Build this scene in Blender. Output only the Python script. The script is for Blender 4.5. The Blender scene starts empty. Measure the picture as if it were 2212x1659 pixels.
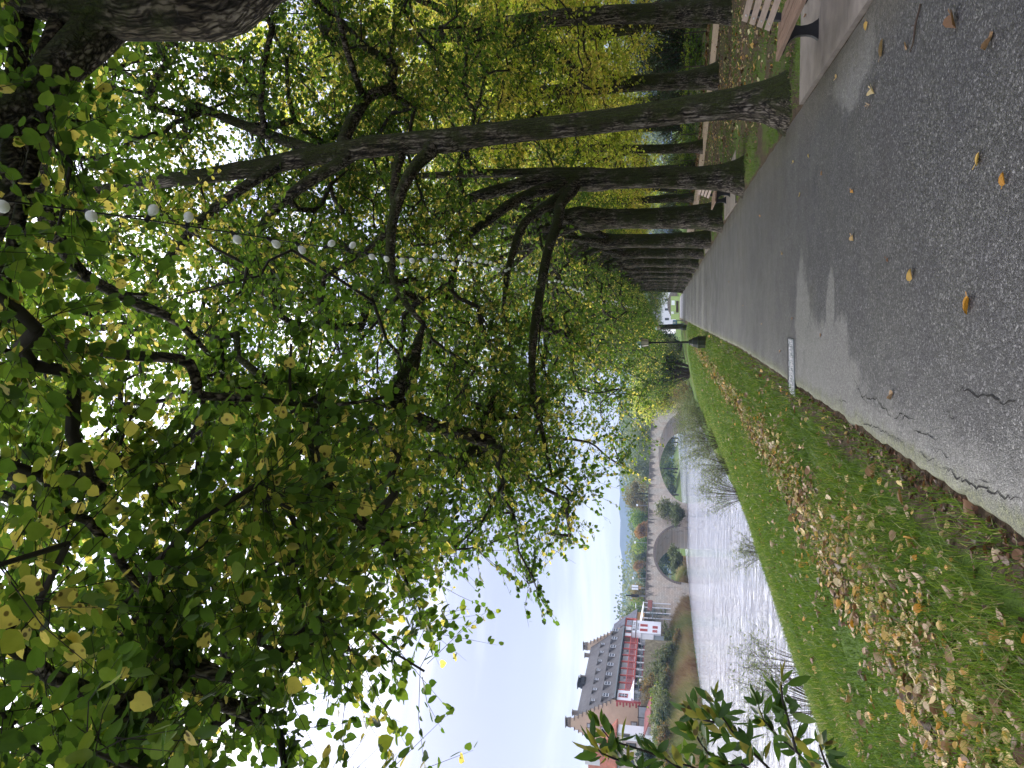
import bpy, math, random
import numpy as np
from mathutils import Vector, Matrix, noise as mnoise

S = bpy.context.scene
COL = S.collection
# ------------------------------------------------------------------ camera
# The photograph is stored sideways: world up points to the left of the picture.
F, CX, CY, EYE = 1597.0, 1106.0, 829.5, 1.6      # focal length and centre in a 2212-wide copy of the photo
PITCH = math.atan((1448 - CX) / F)
YAW = math.radians(6.26)
fh = np.array([-math.sin(YAW), math.cos(YAW), 0.0])
RT = np.array([math.cos(YAW), math.sin(YAW), 0.0])
ZZ = np.array([0, 0, 1.0])
FWD = fh * math.cos(PITCH) + ZZ * math.sin(PITCH)
UPV = -fh * math.sin(PITCH) + ZZ * math.cos(PITCH)
EYEP = np.array([0, 0, EYE])
cam = bpy.data.cameras.new('camera')
cam_o = bpy.data.objects.new('camera', cam)
COL.objects.link(cam_o)
cam.sensor_fit = 'HORIZONTAL'
cam.sensor_width = 36
cam.lens = 36 * F / 2212
cam.clip_start = 0.05
cam.clip_end = 9000
M3 = Matrix((( -UPV[0], RT[0], -FWD[0]), (-UPV[1], RT[1], -FWD[1]), (-UPV[2], RT[2], -FWD[2])))
cam_o.matrix_world = Matrix.Translation(Vector(EYEP)) @ M3.to_4x4()
S.camera = cam_o
# ------------------------------------------------------------------ world, sun, exposure
SUN_AZ, SUN_EL = math.radians(-48), math.radians(36)
W = bpy.data.worlds.new("World"); S.world = W; W.use_nodes = True

def nd(nt, t, props=None, **ins):
    n = nt.nodes.new('ShaderNode' + t)
    for k, v in (props or {}).items(): setattr(n, k, v)
    for k, v in ins.items():
        s = n.inputs[int(k[1:])] if k[0] == 'i' and k[1:].isdigit() else n.inputs[k.replace('_', ' ')]
        if isinstance(v, bpy.types.NodeSocket): nt.links.new(v, s)
        else: s.default_value = v
    return n
def mth(nt, op, a, b=0.0, c=None, clamp=False):
    kw = dict(i0=a, i1=b)
    if c is not None: kw['i2'] = c
    return nd(nt, 'Math', {'operation': op, 'use_clamp': clamp}, **kw).outputs[0]
def mixc(nt, f, a, b, mode='MIX'):
    n = nd(nt, 'Mix', {'data_type': 'RGBA', 'blend_type': mode}, i0=f)
    for i, v in ((6, a), (7, b)):
        if isinstance(v, bpy.types.NodeSocket): nt.links.new(v, n.inputs[i])
        else: n.inputs[i].default_value = tuple(v) + ((1,) if len(v) == 3 else ())
    return n.outputs[2]
def ramp(nt, fac, stops, interp='LINEAR'):
    n = nd(nt, 'ValToRGB', None, Fac=fac); cr = n.color_ramp; cr.interpolation = interp
    while len(cr.elements) < len(stops): cr.elements.new(0.5)
    for e, (p, c) in zip(cr.elements, stops):
        e.position = p; e.color = (tuple(c) + (1,)) if hasattr(c, '__len__') else (c, c, c, 1)
    return n.outputs[0]
def smooth(nt, v, lo, hi, tlo=0.0, thi=1.0):
    return nd(nt, 'MapRange', {'interpolation_type': 'SMOOTHSTEP'}, i0=v, i1=lo, i2=hi, i3=tlo, i4=thi).outputs[0]
def noise(nt, vec, scale, detail=4, rough=.55, dist=0.0):
    return nd(nt, 'TexNoise', None, Vector=vec, Scale=scale, Detail=detail, Roughness=rough, Distortion=dist)
def mapping(nt, vec, scale=(1, 1, 1), loc=(0, 0, 0)):
    return nd(nt, 'Mapping', None, Vector=vec, Scale=scale, Location=loc).outputs[0]

nt = W.node_tree
for n in list(nt.nodes): nt.nodes.remove(n)
sky = nd(nt, 'TexSky', {'sky_type': 'NISHITA', 'sun_disc': False, 'sun_elevation': SUN_EL, 'sun_rotation': SUN_AZ % (2 * math.pi)})
dirv = nd(nt, 'TexCoord').outputs['Generated']
sep = nd(nt, 'SeparateXYZ', None, i0=dirv)
cl1 = noise(nt, mapping(nt, dirv, (1.5, 1.5, 12), (3.1, .7, .15)), 1.0, 6, .55, .7).outputs[0]
cl2 = noise(nt, mapping(nt, dirv, (1, 1, 2.2), (.3, 1.7, 0)), 2.1, 5, .5, .3).outputs[0]
cfac = smooth(nt, mth(nt, 'ADD', mth(nt, 'MULTIPLY', cl1, .65), mth(nt, 'MULTIPLY', cl2, .35)), .43, .60)
ccol = mixc(nt, cfac, (1.6, 1.66, 2.35), (3.2, 3.2, 3.4))
lift = smooth(nt, sep.outputs[2], .20, .66, 1.0, 4.4)          # an overcast sky is about three times brighter overhead
ccol2 = nd(nt, 'VectorMath', {'operation': 'SCALE'}, i0=ccol, Scale=lift).outputs[0]
fin = mixc(nt, .88, sky.outputs[0], ccol2)
bg = nd(nt, 'Background', None, Color=fin, Strength=0.1)
nt.links.new(bg.outputs[0], nd(nt, 'OutputWorld').inputs[0])

sun = bpy.data.lights.new('sun', 'SUN'); sun.energy = 1.5; sun.angle = math.radians(38); sun.color = (1.0, .95, .87)
sun_o = bpy.data.objects.new('sun', sun); COL.objects.link(sun_o)
sd = Vector((math.sin(SUN_AZ) * math.cos(SUN_EL), math.cos(SUN_AZ) * math.cos(SUN_EL), math.sin(SUN_EL)))
sun_o.rotation_euler = sd.to_track_quat('Z', 'Y').to_euler()
S.view_settings.view_transform = 'Standard'; S.view_settings.look = 'None'
S.view_settings.exposure = 1.6; S.view_settings.gamma = 1
S.render.engine = 'CYCLES'
S.cycles.max_bounces = 8; S.cycles.diffuse_bounces = 5; S.cycles.glossy_bounces = 3
S.cycles.transmission_bounces = 6; S.cycles.volume_bounces = 0
S.cycles.use_denoising = True

# ------------------------------------------------------------------ measuring helpers (photo pixel -> point in the place)
def ray(px, py): return FWD * F + RT * (CY - py) + UPV * (CX - px)
def gz(px, py, z=0.0):
    r = ray(px, py); return EYEP + r * ((z - EYE) / r[2])
def gd(px, py, y):
    r = ray(px, py); return EYEP + r * (y / r[1])
def at(px, py, d):
    r = ray(px, py); return EYEP + r * (d / (r @ fh))

# ------------------------------------------------------------------ object helpers
def tag(o, label=None, cat=None, group=None, kind=None):
    if label: o['label'] = label
    if cat: o['category'] = cat
    if group: o['group'] = group
    if kind: o['kind'] = kind
    return o
def empty(name, loc=(0, 0, 0), rz=0.0, label=None, cat=None, group=None):
    o = bpy.data.objects.new(name, None); COL.objects.link(o)
    o.location = loc; o.rotation_euler = (0, 0, rz); o.empty_display_size = .2
    return tag(o, label, cat, group)
def link(name, me, parent=None):
    o = bpy.data.objects.new(name, me); COL.objects.link(o)
    if parent: o.parent = parent
    return o
def copy_thing(root, loc, rz, label, scale=1.0):
    c = root.copy(); COL.objects.link(c); c.location = loc; c.rotation_euler = (0, 0, rz); c['label'] = label
    c.scale = (scale,) * 3 if not hasattr(scale, '__len__') else scale
    for ch in root.children:
        d = ch.copy(); COL.objects.link(d); d.parent = c
        for g in ch.children:
            e = g.copy(); COL.objects.link(e); e.parent = d
    return c

class MB:
    def __init__(s): s.v = []; s.f = []; s.mi = []
    def add(s, vs, fs, mi=0):
        n = len(s.v); s.v += [tuple(map(float, v)) for v in vs]
        s.f += [tuple(i + n for i in f) for f in fs]; s.mi += [mi] * len(fs)
    def box(s, x0, x1, y0, y1, z0, z1, mi=0):
        s.add([(x0, y0, z0), (x1, y0, z0), (x1, y1, z0), (x0, y1, z0), (x0, y0, z1), (x1, y0, z1), (x1, y1, z1), (x0, y1, z1)],
              [(3, 2, 1, 0), (4, 5, 6, 7), (0, 1, 5, 4), (1, 2, 6, 5), (2, 3, 7, 6), (3, 0, 4, 7)], mi)
    def hexa(s, p, mi=0):   # eight corners, bottom ring then top ring
        s.add(p, [(3, 2, 1, 0), (4, 5, 6, 7), (0, 1, 5, 4), (1, 2, 6, 5), (2, 3, 7, 6), (3, 0, 4, 7)], mi)
    def prism(s, prof, d, mi=0):   # closed profile list of points, extruded by vector d
        n = len(prof); a = [Vector(p) for p in prof]; b = [p + Vector(d) for p in a]
        s.add(a + b, [tuple(range(n))[::-1], tuple(range(n, 2 * n))] + [(i, (i + 1) % n, n + (i + 1) % n, n + i) for i in range(n)], mi)
    def tube(s, pts, rad, n=8, mi=0, jit=0.0, rng=None):
        pts = [Vector(p) for p in pts]
        if len(pts) < 2: return
        t = (pts[1] - pts[0]).normalized()
        a = t.cross(Vector((0.31, .92, .22))); a = a.normalized() if a.length > 1e-4 else Vector((1, 0, 0))
        vs = []; base = len(s.v)
        for k, p in enumerate(pts):
            if 0 < k < len(pts) - 1: t = (pts[k + 1] - pts[k - 1]).normalized()
            elif k: t = (pts[k] - pts[k - 1]).normalized()
            a = (a - t * a.dot(t)); a = a.normalized() if a.length > 1e-5 else t.orthogonal().normalized()
            b = t.cross(a); r = rad[k] if hasattr(rad, '__len__') else rad
            for i in range(n):
                q = 2 * math.pi * i / n; rr = r * (1 + (rng.uniform(-jit, jit) if rng else 0))
                vs.append(p + (a * math.cos(q) + b * math.sin(q)) * rr)
        fs = []
        for k in range(len(pts) - 1):
            for i in range(n):
                j = (i + 1) % n
                fs.append((k * n + i, k * n + j, k * n + n + j, k * n + n + i))
        fs.append(tuple(range(n))[::-1]); m = (len(pts) - 1) * n; fs.append(tuple(m + i for i in range(n)))
        s.add(vs, fs, mi)
    def lathe(s, prof, n=16, c=(0, 0, 0), mi=0, rot=0.0):   # (r, z) list
        vs = []
        for r, z in prof:
            for i in range(n):
                q = 2 * math.pi * i / n + rot; vs.append((c[0] + r * math.cos(q), c[1] + r * math.sin(q), c[2] + z))
        fs = [(k * n + i, k * n + (i + 1) % n, k * n + n + (i + 1) % n, k * n + n + i) for k in range(len(prof) - 1) for i in range(n)]
        fs.append(tuple(range(n))[::-1]); m = (len(prof) - 1) * n; fs.append(tuple(m + i for i in range(n)))
        s.add(vs, fs, mi)
    def build(s, name, mats, parent=None, smoothed=False):
        me = bpy.data.meshes.new(name); me.from_pydata(s.v, [], s.f)
        for m in (mats if isinstance(mats, (list, tuple)) else [mats]): me.materials.append(m)
        if max(s.mi, default=0): me.polygons.foreach_set('material_index', s.mi)
        if smoothed: me.polygons.foreach_set('use_smooth', [True] * len(me.polygons))
        me.update(); return link(name, me, parent)

def np_mesh(name, V, faces, mats, mi=None, tone=None, smoothed=False):
    """V (n,3); faces: list of int arrays (m,k) of possibly different k; tone/mi: per face, in the same order."""
    me = bpy.data.meshes.new(name)
    me.vertices.add(len(V)); me.vertices.foreach_set('co', np.ascontiguousarray(V, dtype=np.float32).ravel())
    lp = np.concatenate([f.ravel() for f in faces]).astype(np.int32)
    tot = np.concatenate([np.full(len(f), f.shape[1], np.int32) for f in faces])
    st = np.concatenate([[0], np.cumsum(tot)[:-1]]).astype(np.int32)
    me.loops.add(len(lp)); me.loops.foreach_set('vertex_index', lp)
    me.polygons.add(len(tot)); me.polygons.foreach_set('loop_start', st)
    for m in (mats if isinstance(mats, (list, tuple)) else [mats]): me.materials.append(m)
    if mi is not None: me.polygons.foreach_set('material_index', mi.astype(np.int32))
    if smoothed: me.polygons.foreach_set('use_smooth', np.ones(len(tot), bool))
    me.update(calc_edges=True)
    if tone is not None:
        a = me.attributes.new('tone', 'FLOAT', 'FACE'); a.data.foreach_set('value', tone.astype(np.float32))
    return me

# ------------------------------------------------------------------ materials
def newmat(name):
    m = bpy.data.materials.new(name); m.use_nodes = True; t = m.node_tree
    for n in list(t.nodes): t.nodes.remove(n)
    return m, t
def finish(t, col, rough=.8, height=None, bdist=.01, bstr=1.0, spec=.3, metal=0.0):
    p = nd(t, 'BsdfPrincipled', None, Roughness=rough, Metallic=metal)
    p.inputs['Specular IOR Level'].default_value = spec
    if isinstance(col, bpy.types.NodeSocket): t.links.new(col, p.inputs[0])
    else: p.inputs[0].default_value = tuple(col) + (1,)
    if height is not None:
        b = nd(t, 'Bump', None, Strength=bstr, Distance=bdist, Height=height); t.links.new(b.outputs[0], p.inputs['Normal'])
    t.links.new(p.outputs[0], nd(t, 'OutputMaterial').inputs[0]); return p
def objc(t): return nd(t, 'TexCoord').outputs['Object']
def attr(t, n): return nd(t, 'Attribute', {'attribute_name': n}).outputs['Fac']

def plain(name, c, rough=.7, var=.25, scale=6.0, spec=.3, metal=0.0, bump=.003, stretch=(1, 1, 1)):
    m, t = newmat(name); v = mapping(t, objc(t), stretch)
    n1 = noise(t, v, scale, 6, .6).outputs[0]
    col = ramp(t, n1, [(.25, [x * (1 - var) for x in c]), (.75, [min(1, x * (1 + var)) for x in c])])
    finish(t, col, rough, n1, bump, 1, spec, metal); return m

def leaf_mat(name, stops, trans=.45, spots=True, boost=1.5, rough=.5):
    m, t = newmat(name); tone = attr(t, 'tone')
    col = ramp(t, tone, stops)
    oc = objc(t)
    nn = noise(t, oc, 22, 3).outputs[0]
    col = mixc(t, mth(t, 'MULTIPLY', smooth(t, nn, .35, .7), .35), col, mixc(t, 1.0, col, (.62, .70, .5), 'MULTIPLY'))
    if spots:
        vo = nd(t, 'TexVoronoi', None, Vector=oc, Scale=26.0).outputs['Distance']
        sp = mth(t, 'MULTIPLY', smooth(t, vo, .20, .34, 1, 0), smooth(t, tone, .86, .9))
        col = mixc(t, mth(t, 'MULTIPLY', sp, .85), col, (.035, .018, .01))
    d = nd(t, 'BsdfPrincipled', None, Base_Color=col, Roughness=rough); d.inputs['Specular IOR Level'].default_value = .22
    tc = mixc(t, 1.0, col, (boost * 1.05, boost * 1.05, boost * .62), 'MULTIPLY')
    tr = nd(t, 'BsdfTranslucent', None, Color=tc)
    mx = nd(t, 'MixShader', None, i0=trans, i1=d.outputs[0], i2=tr.outputs[0])
    t.links.new(mx.outputs[0], nd(t, 'OutputMaterial').inputs[0]); return m

M = {}
YEL = [(.91, (.36, .31, .085)), (1, (.48, .39, .14))]
M['lime_leaf'] = leaf_mat('lime_leaf', [(0, (.030, .060, .012)), (.4, (.060, .112, .018)), (.72, (.115, .165, .026)), (.86, (.19, .21, .04))] + YEL, .55, True, 2.2)
M['lime_leaf_pale'] = leaf_mat('lime_leaf_pale', [(0, (.085, .12, .018)), (.4, (.17, .215, .03)), (.72, (.30, .33, .055)), (.86, (.40, .37, .09))] + YEL, .62, True, 2.5)
M['evergreen_leaf'] = leaf_mat('evergreen_leaf', [(0, (.012, .028, .010)), (.5, (.03, .06, .02)), (1, (.07, .11, .04))], .2, False)
M['willow_leaf'] = leaf_mat('willow_leaf', [(0, (.06, .09, .035)), (.5, (.12, .15, .06)), (1, (.24, .24, .12))], .4, False)
M['autumn_leaf'] = leaf_mat('autumn_leaf', [(0, (.09, .09, .03)), (.5, (.17, .14, .05)), (1, (.34, .20, .07))], .4, False)
M['orange_leaf'] = leaf_mat('orange_leaf', [(0, (.11, .085, .03)), (.5, (.22, .125, .045)), (1, (.34, .17, .05))], .4, False)
M['ash_leaf'] = leaf_mat('ash_leaf', [(0, (.03, .065, .015)), (.6, (.07, .13, .022)), (.86, (.13, .19, .035)), (.9, (.20, .20, .04)), (1, (.25, .22, .05))], .4, True)
M['twig'] = plain('twig', (.022, .017, .013), .85)
M['stem'] = plain('stem', (.07, .05, .035), .85)

def bark_mat(name, mossy=1.0, light=1.0):
    m, t = newmat(name); oc = objc(t)
    v = mapping(t, oc, (1, 1, .11))
    wob = noise(t, oc, 3.0, 3).outputs['Color']
    v2 = mixc(t, .16, v, wob)
    vo = nd(t, 'TexVoronoi', {'feature': 'DISTANCE_TO_EDGE'}, Vector=v2, Scale=30.0).outputs['Distance']
    n1 = noise(t, mapping(t, oc, (1, 1, .3)), 34, 6, .65).outputs[0]
    fur = noise(t, mapping(t, oc, (1, 1, .10)), 22, 5, .6, .4).outputs[0]
    ridge = smooth(t, mth(t, 'ADD', mth(t, 'ADD', mth(t, 'MULTIPLY', vo, .6), mth(t, 'MULTIPLY', mth(t, 'SUBTRACT', n1, .5), .22)), mth(t, 'MULTIPLY', mth(t, 'SUBTRACT', fur, .5), .75)), -.06, .26)
    col = ramp(t, ridge, [(0, (.012 * light, .010 * light, .008 * light)), (.45, (.085 * light, .070 * light, .054 * light)), (1, (.27 * light, .235 * light, .19 * light))])
    tint = noise(t, oc, 1.3, 4).outputs[0]
    col = mixc(t, smooth(t, tint, .4, .65), col, mixc(t, 1.0, col, (.62, .58, .5), 'MULTIPLY'))
    nor = nd(t, 'SeparateXYZ', None, i0=nd(t, 'NewGeometry').outputs['Normal'])
    mz = noise(t, oc, 2.2, 6, .62).outputs[0]
    msum = mth(t, 'ADD', mth(t, 'MULTIPLY', nor.outputs[0], .10), mth(t, 'MULTIPLY', nor.outputs[1], -.03))
    msum = mth(t, 'ADD', msum, mth(t, 'MULTIPLY', nor.outputs[2], .16))
    mk = mth(t, 'MULTIPLY', smooth(t, mth(t, 'ADD', msum, mz), .40, .60), mossy)
    n3 = noise(t, oc, 60, 4, .7).outputs[0]
    moss = ramp(t, n3, [(.3, (.012, .016, .005)), (.55, (.036, .046, .010)), (.8, (.085, .095, .020))])
    mk2 = mth(t, 'MULTIPLY', mk, smooth(t, ridge, .05, .6, .55, 1.0))
    col = mixc(t, mk2, col, moss)
    h = mth(t, 'ADD', ridge, mth(t, 'MULTIPLY', n3, .25))
    finish(t, col, .9, h, .022, 1.0, .15); return m
M['bark'] = bark_mat('bark')
M['bark_thin'] = plain('bark_thin', (.035, .030, .022), .9, .4, 9)

# asphalt: 'lat' is the distance in metres from the left edge, 'rgt' from the right edge
m, t = newmat('asphalt'); oc = objc(t); lat = attr(t, 'lat'); rgt = attr(t, 'rgt')
sp3 = nd(t, 'SeparateXYZ', None, i0=oc)
vo = nd(t, 'TexVoronoi', None, Vector=oc, Scale=115.0)
grain = nd(t, 'SeparateColor', None, i0=vo.outputs['Color']).outputs[0]
vo2 = nd(t, 'TexVoronoi', None, Vector=oc, Scale=62.0)
grain2 = nd(t, 'SeparateColor', None, i0=vo2.outputs['Color']).outputs[1]
gsum = mth(t, 'ADD', mth(t, 'MULTIPLY', grain, .55), mth(t, 'MULTIPLY', grain2, .45))
base = ramp(t, gsum, [(.10, (.024, .023, .022)), (.45, (.054, .052, .050)), (.72, (.095, .092, .088)), (.86, (.17, .165, .155)), (.96, (.30, .29, .27))])
big = noise(t, oc, .9, 5, .6).outputs[0]
base = mixc(t, smooth(t, big, .35, .68), base, mixc(t, 1.0, base, (.76, .76, .80), 'MULTIPLY'))
brown = noise(t, oc, .45, 4, .6).outputs[0]
base = mixc(t, mth(t, 'MULTIPLY', smooth(t, mth(t, 'ADD', brown, mth(t, 'MULTIPLY', sp3.outputs[0], .07)), .55, .8), .55), base, mixc(t, 1.0, base, (1.08, 1.0, .82), 'MULTIPLY'))
nz = noise(t, oc, 2.6, 6, .68).outputs[0]; nzc = mth(t, 'SUBTRACT', nz, .5)
def blob(x0, y0, a, b, k=1.2):
    dx = mth(t, 'DIVIDE', mth(t, 'SUBTRACT', sp3.outputs[0], x0), a); dy = mth(t, 'DIVIDE', mth(t, 'SUBTRACT', sp3.outputs[1], y0), b)
    r = mth(t, 'SQRT', mth(t, 'ADD', mth(t, 'MULTIPLY', dx, dx), mth(t, 'MULTIPLY', dy, dy)))
    return smooth(t, mth(t, 'ADD', r, mth(t, 'MULTIPLY', nzc, k)), .74, 1.0, 1.0, 0.0)
strip = smooth(t, mth(t, 'ADD', lat, mth(t, 'MULTIPLY', nzc, -.75)), .12, .50, 1.0, 0.0)
strip = mth(t, 'MULTIPLY', strip, smooth(t, sp3.outputs[1], 9.4, 10.6, 1, 0))
pale = strip
for a in ((-.75, 8.3, .62, 1.7), (-.25, 9.85, .85, .42), (-.1, 9.55, .35, .35), (-.15, 8.1, .5, .25), (2.05, 7.4, .4, .8)):
    pale = mth(t, 'MAXIMUM', pale, blob(*a))
farband = noise(t, mapping(t, oc, (.12, .20, 1)), 1.0, 4, .6).outputs[0]
pale = mth(t, 'MAXIMUM', pale, mth(t, 'MULTIPLY', mth(t, 'MULTIPLY', smooth(t, farband, .50, .60), .75), smooth(t, sp3.outputs[1], 24, 46)))
palec = ramp(t, gsum, [(.1, (.10, .098, .088)), (.5, (.165, .16, .145)), (.9, (.25, .245, .225))])
colr = mixc(t, mth(t, 'MULTIPLY', pale, .78), base, palec)
mossn = mth(t, 'ADD', lat, mth(t, 'MULTIPLY', noise(t, oc, 7, 5, .7).outputs[0], -.32))
colr = mixc(t, smooth(t, mossn, -.13, .04, .85, 0), colr, ramp(t, gsum, [(.2, (.035, .04, .015)), (.8, (.13, .14, .045))]))
mossr = mth(t, 'ADD', rgt, mth(t, 'MULTIPLY', noise(t, oc, 3, 5, .7).outputs[0], -.6))
colr = mixc(t, smooth(t, mossr, -.2, .35, .75, 0), colr, ramp(t, gsum, [(.2, (.05, .045, .032)), (.8, (.12, .105, .078))]))
hh = mth(t, 'ADD', gsum, mth(t, 'MULTIPLY', vo.outputs['Distance'], -.6))
finish(t, colr, smooth(t, big, .3, .7, .48, .70), hh, .006, .9, .45); M['asphalt'] = m

# ground: 'lawn' says how much grass grows, 'soil' bare earth
m, t = newmat('ground'); oc = objc(t); g = attr(t, 'lawn')
n1 = noise(t, oc, .9, 6, .65).outputs[0]; n2 = noise(t, oc, 14, 6, .7).outputs[0]; n3 = noise(t, oc, 70, 3, .7).outputs[0]
soil = ramp(t, n2, [(.25, (.022, .016, .011)), (.5, (.072, .052, .034)), (.75, (.15, .11, .07))])
gr = ramp(t, n3, [(.25, (.025, .045, .008)), (.5, (.060, .105, .016)), (.8, (.11, .165, .032))])
k = smooth(t, mth(t, 'ADD', g, mth(t, 'MULTIPLY', mth(t, 'SUBTRACT', n1, .5), 1.5)), .40, .62)
dry = noise(t, oc, .08, 4).outputs[0]
gr = mixc(t, mth(t, 'MULTIPLY', smooth(t, dry, .45, .65), .4), gr, (.15, .13, .05))
finish(t, mixc(t, k, soil, gr), .95, mth(t, 'ADD', n2, mth(t, 'MULTIPLY', n3, .5)), .03, .8, .1); M['ground'] = m

m, t = newmat('water'); oc = objc(t)
w1 = noise(t, mapping(t, oc, (1, .55, 1)), 1.25, 5, .6, .6).outputs[0]
w2 = noise(t, mapping(t, oc, (1, .7, 1)), 5.0, 3, .6, .3).outputs[0]
big = noise(t, oc, .07, 3).outputs[0]
w3 = noise(t, mapping(t, oc, (.5, .8, 1)), .55, 4, .6, .5).outputs[0]
hgt = mth(t, 'MULTIPLY', mth(t, 'ADD', mth(t, 'MULTIPLY', w3, 1.6), mth(t, 'ADD', w1, mth(t, 'MULTIPLY', w2, .25))), smooth(t, big, .3, .65, .6, 1.15))
p = finish(t, (.27, .28, .31), .07, hgt, .42, 1.0, .5); p.inputs['IOR'].default_value = 1.4; M['water'] = m

M['concrete'] = plain('concrete', (.175, .150, .125), .85, .35, 3.0, bump=.004)
M['gravel'] = plain('gravel', (.33, .25, .20), .95, .35, 9.0, bump=.01)
M['iron'] = plain('iron', (.008, .008, .009), .5, .4, 20, .5)
M['bench_wood'] = plain('bench_wood', (.21, .135, .095), .7, .4, 9, stretch=(6, .5, 6), bump=.004)
M['bench_wood_pale'] = plain('bench_wood_pale', (.34, .26, .21), .7, .25, 9, stretch=(6, .5, 6), bump=.003)
M['bolt'] = plain('bolt', (.6, .6, .6), .3, .1, 5, .5, .9)
M['lamp_green'] = plain('lamp_green', (.020, .026, .016), .6, .35, 9)
M['lamp_green_mossy'] = plain('lamp_green_mossy', (.030, .038, .016), .85, .5, 5)
M['lamp_cap'] = plain('lamp_cap', (.20, .30, .26), .55, .2, 8)
M['lamp_glass'] = plain('lamp_glass', (.52, .46, .36), .35, .15, 6)
M['bulb'] = plain('bulb', (.90, .90, .88), .35, .05, 8, .5)
M['cable'] = plain('cable', (.01, .01, .01), .6)
M['crack'] = plain('crack', (.012, .011, .010), .95, .4, 30)
M['white_render'] = plain('white_render', (.74, .74, .76), .85, .06, .7)
M['white_shade'] = plain('white_shade', (.55, .54, .53), .85, .1, .7)
M['tan_render'] = plain('tan_render', (.44, .33, .235), .9, .14, .45)
M['pink_render'] = plain('pink_render', (.52, .42, .40), .9, .08, .5)
M['red_paint'] = plain('red_paint', (.46, .10, .075), .6, .15, 2)
M['red_dark'] = plain('red_dark', (.30, .055, .05), .6, .2, 2)
M['glass'] = plain('glass', (.05, .055, .06), .15, .3, 1, .6)
M['glass_pale'] = plain('glass_pale', (.30, .33, .36), .2, .25, 1, .6)
M['dark'] = plain('dark', (.014, .014, .016), .7)
M['grey_metal'] = plain('grey_metal', (.20, .22, .22), .5, .2, 4)
M['green_metal'] = plain('green_metal', (.10, .14, .13), .5, .2, 4)
M['pale_wall'] = plain('pale_wall', (.60, .60, .60), .85, .06, .7)
M['orange_render'] = plain('orange_render', (.55, .34, .15), .85, .08, .6)
M['canvas'] = plain('canvas', (.80, .80, .80), .8, .04, 2)
M['dark_wood'] = plain('dark_wood', (.055, .04, .03), .8, .4, 4)
M['cream'] = plain('cream', (.62, .54, .42), .85, .08, 1)
M['terra_flat'] = plain('terra_flat', (.24, .085, .07), .7, .2, 2)
M['sign_white'] = plain('sign_white', (.80, .83, .84), .5, .04, 2)
M['sign_blue'] = plain('sign_blue', (.08, .22, .38), .5, .15, 4)
M['ink'] = plain('ink', (.16, .16, .17), .8, .2, 3)
M['stonecap'] = plain('stonecap', (.16, .13, .11), .9, .3, 2)

def tile_mat(name, c, s=(2.2, 2.2, 2.2)):
    m, t = newmat(name); oc = mapping(t, objc(t), s)
    w = nd(t, 'TexWave', {'wave_type': 'BANDS', 'bands_direction': 'Z'}, Vector=oc, Scale=1.1, Distortion=1.2, Detail=3.0).outputs[1]
    n1 = noise(t, objc(t), .8, 6, .65).outputs[0]; n2 = noise(t, objc(t), 5, 4, .7).outputs[0]
    f = mth(t, 'ADD', mth(t, 'MULTIPLY', n1, .55), mth(t, 'MULTIPLY', n2, .45))
    col = ramp(t, f, [(.3, [x * .55 for x in c]), (.5, c), (.7, [x * 1.5 for x in c])])
    col = mixc(t, mth(t, 'MULTIPLY', w, .25), col, mixc(t, 1.0, col, (.5, .5, .5), 'MULTIPLY'))
    finish(t, col, .75, mth(t, 'ADD', w, n2), .03, .6, .3); return m
M['slate'] = tile_mat('slate', (.115, .107, .100))
M['slate2'] = tile_mat('slate2', (.12, .12, .135))
M['terracotta'] = tile_mat('terracotta', (.33, .115, .065))
m, t = newmat('sandstone'); oc = objc(t)
br = nd(t, 'TexBrick', None, Vector=nd(t, 'CombineXYZ', None, i0=nd(t, 'SeparateXYZ', None, i0=oc).outputs[0], i1=nd(t, 'SeparateXYZ', None, i0=oc).outputs[2]).outputs[0],
        Color1=(.50, .45, .37, 1), Color2=(.40, .365, .305, 1), Mortar=(.25, .225, .19, 1), Scale=1.0, Mortar_Size=.02, Brick_Width=.8, Row_Height=.36)
n1 = noise(t, mapping(t, oc, (.5, .5, .14)), 1.6, 6, .7).outputs[0]; n2 = noise(t, oc, .35, 4).outputs[0]
zz = nd(t, 'SeparateXYZ', None, i0=oc).outputs[2]
dk = smooth(t, mth(t, 'ADD', n1, smooth(t, zz, 4.6, 7.2, -.05, .12)), .52, .64)
c1 = mixc(t, smooth(t, n2, .35, .65), br.outputs[0], mixc(t, 1.0, br.outputs[0], (1.06, .96, .90), 'MULTIPLY'))
finish(t, mixc(t, mth(t, 'MULTIPLY', dk, .8), c1, (.05, .045, .045)), .92, br.outputs[1], .05, .6, .2); M['sandstone'] = m

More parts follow.
